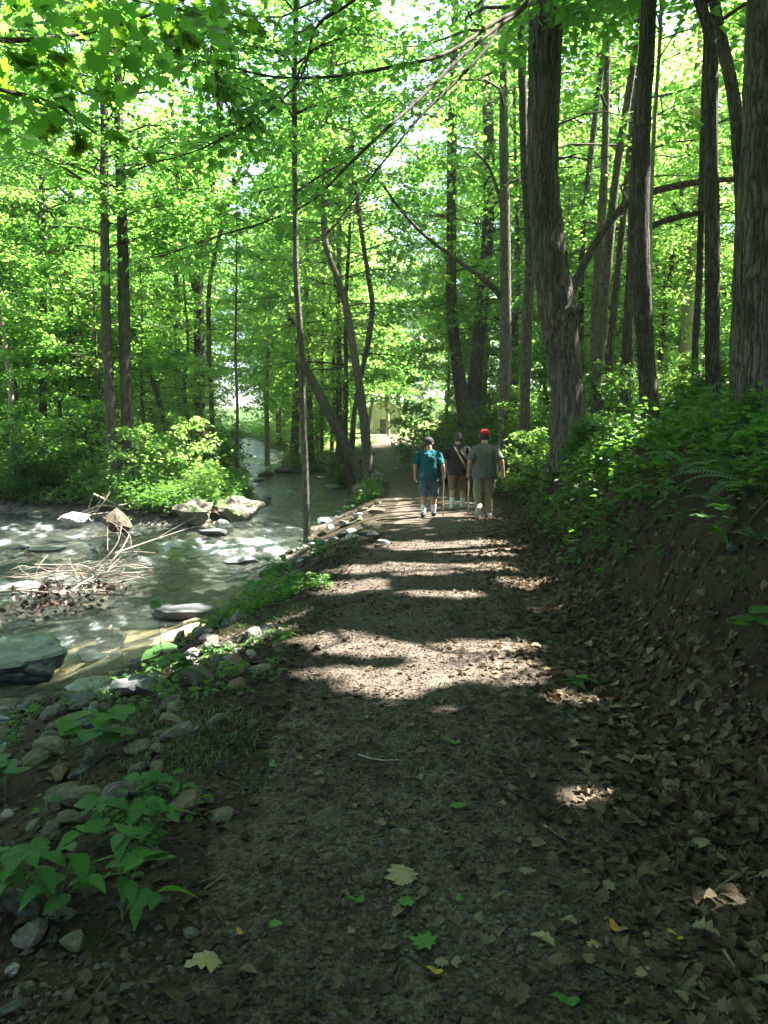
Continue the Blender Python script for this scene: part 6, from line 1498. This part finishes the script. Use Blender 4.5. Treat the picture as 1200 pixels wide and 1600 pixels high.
M['sock'] = cloth_mat('white_sock', (.72, .72, .68)); M['shoe_black'] = cloth_mat('black_shoe', (.025, .025, .028), .6); M['shoe_white'] = cloth_mat('white_shoe', (.55, .55, .55), .6)
def lerp(a, b, t): return np.asarray(a, float)*(1-t) + np.asarray(b, float)*t
def person(label, x, y, ht, J, shirt, shorts, cap=None, long=False, shoe='shoe_black', hair='hair', belly=1.0, rotz=0.0, seed=0, socks=True):
    s = ht/1.75
    root = thing('person', label, 'person', (x, y, float(surf(np.array([x]), np.array([y]))[0])), 'walkers on the path', rotz, s)
    root.scale = (s*1.09, s*1.08, s)
    j = {k: np.array(v, float) for k, v in J.items()}
    for sd in 'LR':
        j.setdefault('hip'+sd, np.array([(-.1 if sd == 'L' else .1), 0, .92]))
    ch = np.array([0, .02, 1.28]); nk = np.array([0, .03, 1.47]); hd = np.array(J.get('head', (0, .06, 1.63)), float)
    B = [_ball((0, .0, .93), (0, .01, 1.1), .15, .15*belly, .72), _ball((0, .01, 1.1), ch, .155*belly, .165, .72), _ball((-.13, .01, 1.34), (.13, .01, 1.34), .075, .075, .9), _ball(nk - [0, 0, .08], nk + [0, .01, .07], .062, .056),
         _ball(hd + [0, -.015, .01], hd + [0, .02, .03], .088, .086), _ball(hd + [0, .045, -.07], hd + [0, .03, .0], .055, .075), _ball(hd + [0, .10, -.01], hd + [0, .115, -.025], .012, .016),
         _ball(hd + [.084, 0, -.03], hd + [.088, -.01, .01], .012, .018), _ball(hd + [-.084, 0, -.03], hd + [-.088, -.01, .01], .012, .018), _ball(hd + [-.03, .095, -.062], hd + [.03, .095, -.062], .01, .01)]
    for sd, sg in (('L', -1), ('R', 1)):
        sh = np.array([sg*.185, .01, 1.365]); el, wr, ha = j['elbow'+sd], j['wrist'+sd], j['hand'+sd]
        B += [_ball(sh, el, .058, .046), _ball(el, wr, .046, .030), _ball(wr, lerp(wr, ha, .55), .030, .038, .8)]
        pd = unit(ha - wr); side = unit(np.cross(pd, [0, 1., 0])); kn = lerp(wr, ha, .6)
        for q, (off, ln) in enumerate(((-.030, .075), (-.010, .085), (.010, .08), (.030, .062))):
            b = kn + np.array([0, 1., 0])*off*.9; m1 = b + pd*ln*.55 + side*(-.006*sg); B += [_ball(b, m1, .010, .009, seg=8, lat=3), _ball(m1, m1 + pd*ln*.35 - side*.018*sg*(1 if sd == 'L' else 1), .009, .008, seg=8, lat=3)]
        tb = lerp(wr, ha, .25) + np.array([0, .03, 0]); B += [_ball(tb, tb + pd*.045 + np.array([0, .025, 0]), .012, .010, seg=8, lat=3), _ball(tb + pd*.045 + np.array([0, .025, 0]), tb + pd*.075 + np.array([0, .02, 0]), .010, .008, seg=8, lat=3)]
        hp, kn2, an, to = j['hip'+sd], j['knee'+sd], j['ankle'+sd], j['toe'+sd]
        B += [_ball(hp, kn2, .092, .060), _ball(kn2, lerp(kn2, an, .35), .058, .062), _ball(lerp(kn2, an, .35), an, .062, .040), _ball(an, lerp(an, to, .6), .04, .036)]
    fuse('body', B, M['skin'], .012, 3, parent=root)
    # shirt: torso shell with short sleeves, straight hem
    hem = .78
    S = [_ball((0, .0, hem), (0, .005, 1.08), .205*belly, .20*belly, .74, True), _ball((0, .005, 1.06), (0, .015, 1.30), .20*belly, .198, .70, True), _ball((-.11, .01, 1.335), (.11, .01, 1.335), .105, .105, .95), _ball((0, .01, 1.28), (0, .02, 1.38), .19, .12, .70), _ball((-.15, .01, 1.35), (-.03, .01, 1.43), .07, .06), _ball((.15, .01, 1.35), (.03, .01, 1.43), .07, .06)]
    for sd, sg in (('L', -1), ('R', 1)):
        sh = np.array([sg*.185, .01, 1.355]); el = j['elbow'+sd]; S += [_ball(sh, lerp(sh, el, .88), .078, .082, 1.0, True), _ball(sh - [sg*.05, 0, 0], sh, .085, .080)]
    so = fuse('shirt', S, M[shirt], .014, 4, .02, root, seed)
    # shorts or trousers
    Tt = [_ball((0, 0, .84), (0, 0, 1.0), .185*min(belly, 1.05), .18*min(belly, 1.08), .78, True)]
    for sd in 'LR':
        hp, kn2, an = j['hip'+sd], j['knee'+sd], j['ankle'+sd]
        Tt += [_ball(hp + [0, 0, .02], lerp(hp, kn2, .96), .112, .098, 1.0, True)]
        if long: Tt += [_ball(lerp(hp, kn2, .9), kn2, .098, .088), _ball(kn2, lerp(kn2, an, .5), .086, .082), _ball(lerp(kn2, an, .4), lerp(kn2, an, .97), .082, .074, 1.0, True)]
        else: Tt += [_ball(lerp(hp, kn2, .8), lerp(kn2, an, .10), .10, .098, 1.0, True)]
    fuse('trousers' if long else 'shorts', Tt, M[shorts], .014, 3, .017, root, seed+3)
    for sd in 'LR':
        kn2, an, to = j['knee'+sd], j['ankle'+sd], j['toe'+sd]
        if socks: fuse('sock', [_ball(lerp(kn2, an, .62 if not long else .9), an, .056 if not long else .046, .047), _ball(an, lerp(an, to, .35), .046, .042)], M['sock'], .010, 2, 0, root)
        f = unit(to - an); hl = an + np.array([0, -.045, -.045]) if abs(to[2] - an[2]) < .09 else an - f*.05 + np.array([0, -.03, -.02])
        fuse('shoe', [_ball(hl, lerp(hl, to, .55), .045, .05, 1.0), _ball(lerp(hl, to, .5), to, .05, .042), _ball(an + [0, -.005, -.03], an + [0, 0, .0], .05, .048)], M[shoe], .010, 3, 0, root)
    # hair and cap
    hr = hd + np.array([0, -.012, .035])
    fuse('hair', [_ball(hr + [0, -.012, -.045], hr + [0, .0, .012], .088, .093), _ball(hr + [-.05, -.02, -.05], hr + [.05, -.02, -.05], .045, .045)], M[hair], .008, 3, .003, root)
    if cap:
        cp = hd + np.array([0, .0, .035]); rings = []
        nseg, nr = 24, 7; an_ = np.arange(nseg)*2*PI/nseg; V = []
        for q in range(nr):
            ph = q/(nr-1)*PI/2*.97; rr_ = math.cos(ph)**.8; V.append(np.column_stack([np.cos(an_)*.104*rr_, np.sin(an_)*.118*rr_, np.full(nseg, .005 + .105*math.sin(ph))]))
        V = np.concatenate(V); k, q = np.meshgrid(np.arange(nr-1), np.arange(nseg), indexing='ij')
        Fc = np.stack([k*nseg+q, k*nseg+(q+1) % nseg, (k+1)*nseg+(q+1) % nseg, (k+1)*nseg+q], -1).reshape(-1, 4)
        co = link('cap', mk_mesh('cap', V + cp, [Fc, np.array([list(range((nr-1)*nseg, nr*nseg))])], M[cap], smooth=True), root)
        a2 = np.linspace(-1.05, 1.05, 13) + PI/2; inner = np.column_stack([np.cos(a2)*.098, np.sin(a2)*.110, np.full(13, .008)]); outer = np.column_stack([np.cos(a2)*.098, np.sin(a2)*.11 + .075*np.cos((a2-PI/2)*1.35), np.full(13, -.012)])
        Vb = np.concatenate([inner, outer, inner + [0, 0, .006], outer + [0, 0, .006]]) + cp
        Fb = []
        for q in range(12): Fb += [(q, q+13, q+14, q+1), (26+q, 27+q, 40+q, 39+q), (13+q, 39+q, 40+q, 14+q)]
        link('brim', mk_mesh('brim', Vb, np.array(Fb), M[cap], smooth=True), co)
    return root
M['teal'] = cloth_mat('teal_cotton', (.008, .085, .10)); M['black_cloth'] = cloth_mat('black_cotton', (.022, .02, .024)); M['grey_cloth'] = cloth_mat('grey_cotton', (.12, .118, .10))
M['denim'] = cloth_mat('blue_grey_denim', (.085, .13, .155)); M['olive'] = cloth_mat('olive_brown_cloth', (.16, .12, .07)); M['khaki'] = cloth_mat('khaki_cloth', (.25, .21, .135)); M['red_cap'] = cloth_mat('red_cap', (.33, .008, .016)); M['camo'] = cloth_mat('dull_brown_cap', (.03, .028, .025))
y1, y2, y3 = 16.6, 18.2, 16.6
p1 = person('man in teal shirt and blue-grey shorts walking away with a stick', (670-600)/FPX*y1, y1, 1.67,
    dict(elbowL=(-.27, -.04, 1.12), wristL=(-.27, .06, .90), handL=(-.26, .09, .76), elbowR=(.27, -.03, 1.12), wristR=(.30, .10, .92), handR=(.295, .14, .80),
         kneeL=(-.105, .04, .50), ankleL=(-.105, -.10, .09), toeL=(-.125, .10, .045), kneeR=(.10, .16, .50), ankleR=(.10, .18, .09), toeR=(.125, .38, .045), head=(-.01, .10, 1.60)), 'teal', 'denim', 'camo', hair='hair', belly=1.08, rotz=-.05, seed=1)
p2 = person('man in black shirt and olive shorts with a strap across his back', (715-600)/FPX*y2, y2, 1.75,
    dict(elbowL=(-.27, -.02, 1.13), wristL=(-.25, .12, .92), handL=(-.22, .18, .80), elbowR=(.27, .0, 1.13), wristR=(.25, .16, .95), handR=(.22, .24, .85),
         kneeL=(-.11, .0, .50), ankleL=(-.115, -.12, .10), toeL=(-.13, .08, .045), kneeR=(.11, .18, .50), ankleR=(.11, .20, .09), toeR=(.13, .40, .045)), 'black_cloth', 'olive', None, shoe='shoe_white', belly=1.05, rotz=-.08, seed=2)
p3 = person('tall man in grey shirt, khaki trousers and red cap', (757-600)/FPX*y3, y3, 1.83,
    dict(elbowL=(-.27, -.06, 1.13), wristL=(-.29, .04, .91), handL=(-.285, .08, .78), elbowR=(.30, -.05, 1.13), wristR=(.34, .02, .89), handR=(.345, .04, .75),
         kneeL=(-.105, .06, .50), ankleL=(-.135, -.26, .20), toeL=(-.15, -.14, .045), kneeR=(.10, .12, .49), ankleR=(.11, .08, .09), toeR=(.14, .28, .045), head=(.0, .07, 1.62)), 'grey_cloth', 'khaki', 'red_cap', long=True, shoe='shoe_white', belly=1.14, rotz=-.02, seed=3)
def hand_world(p, v): return np.array((Matrix.Translation(p.location) @ p.rotation_euler.to_matrix().to_4x4() @ Matrix.Diagonal((*p.scale, 1))) @ Vector(v))
for p, hv, lb, off in ((p1, (.295, .155, .83), 'thin walking stick in the hand of the man in teal', (0.0, .05)), (p3, (-.285, .10, .81), 'thin walking stick held between the man in black and the man in grey', (.0, .03))):
    a = hand_world(p, hv); b = np.array([a[0] + off[0], a[1] + off[1], 0]); b[2] = float(surf(np.array([b[0]]), np.array([b[1]]))[0]) + .003
    t = a + (a - b)*.22; W = np.linspace(b, t, 6); W[1:-1, 0] += np.array([.004, -.005, .006, -.003])
    V, F = tubes(W[None], np.array([[.011, .012, .0125, .013, .0135, .014]]), 8); n = len(V)
    tag(link('walking_stick', mk_mesh('walking_stick', V - b, [F, np.array([list(range(7, -1, -1))]), np.array([list(range(n-8, n))])], M['bark_pale'], smooth=True), loc=b), lb, 'stick')
# shoulder bag of the man in black
M['strap'] = cloth_mat('dark_olive_strap', (.09, .085, .06))
th = np.linspace(0, 2*PI, 33)[:-1]; A_ = np.array([-.10, .0, 1.46]); B_ = np.array([.20, .0, .88]); mid = (A_ + B_)/2; hv = (A_ - B_)/2
W = np.array([mid + hv*math.cos(t) + np.array([0, .165*math.sin(t)*(1 if math.sin(t) > 0 else 1.12), 0]) + np.array([0, .01, 0]) for t in th])
wd = np.cross(unit(np.roll(W, -1, 0) - np.roll(W, 1, 0)), unit(W - mid - hv*np.cos(th)[:, None] + 1e-4)); wd = unit(wd)*.02
out = unit((W - mid)*[.3, 1, .3])*.006
V = np.stack([W - wd, W + wd, W + wd + out, W - wd + out], 1).reshape(-1, 3); n = len(W); F = []
for q in range(n):
    a, b = q*4, ((q+1) % n)*4
    F += [(a, a+1, b+1, b), (a+2, a+3, b+3, b+2), (a+1, a+2, b+2, b+1), (a+3, a, b, b+3)]
bag = thing('shoulder_bag', 'dark olive shoulder bag slung across the man in black', 'bag', p2.location, None, p2.rotation_euler.z)
bag.scale = p2.scale
link('strap', mk_mesh('strap', V, np.array(F), M['strap'], smooth=True), bag)
fuse('pouch', [_ball((.245, -.07, .80), (.245, .07, .80), .05, .05), _ball((.25, -.07, .92), (.25, .07, .92), .05, .05), _ball((.245, 0, .78), (.25, 0, .93), .085, .08, 1.0)], M['strap'], .012, 3, .004, bag)
# ------------------------------------------------------------------ thin haze volume, added to veil and lift the background
m, nt, nd, lk = new_mat('haze')
pv = N(nt, 'ShaderNodeVolumePrincipled'); pv.inputs['Color'].default_value = (.93, .97, 1.0, 1); pv.inputs['Density'].default_value = .0005; pv.inputs['Anisotropy'].default_value = .35
o = N(nt, 'ShaderNodeOutputMaterial'); lk.new(pv.outputs[0], o.inputs['Volume'])
tag(link('haze', mk_mesh('haze', *box(-170, 170, -80, 210, -4, 75), m)), kind='stuff')
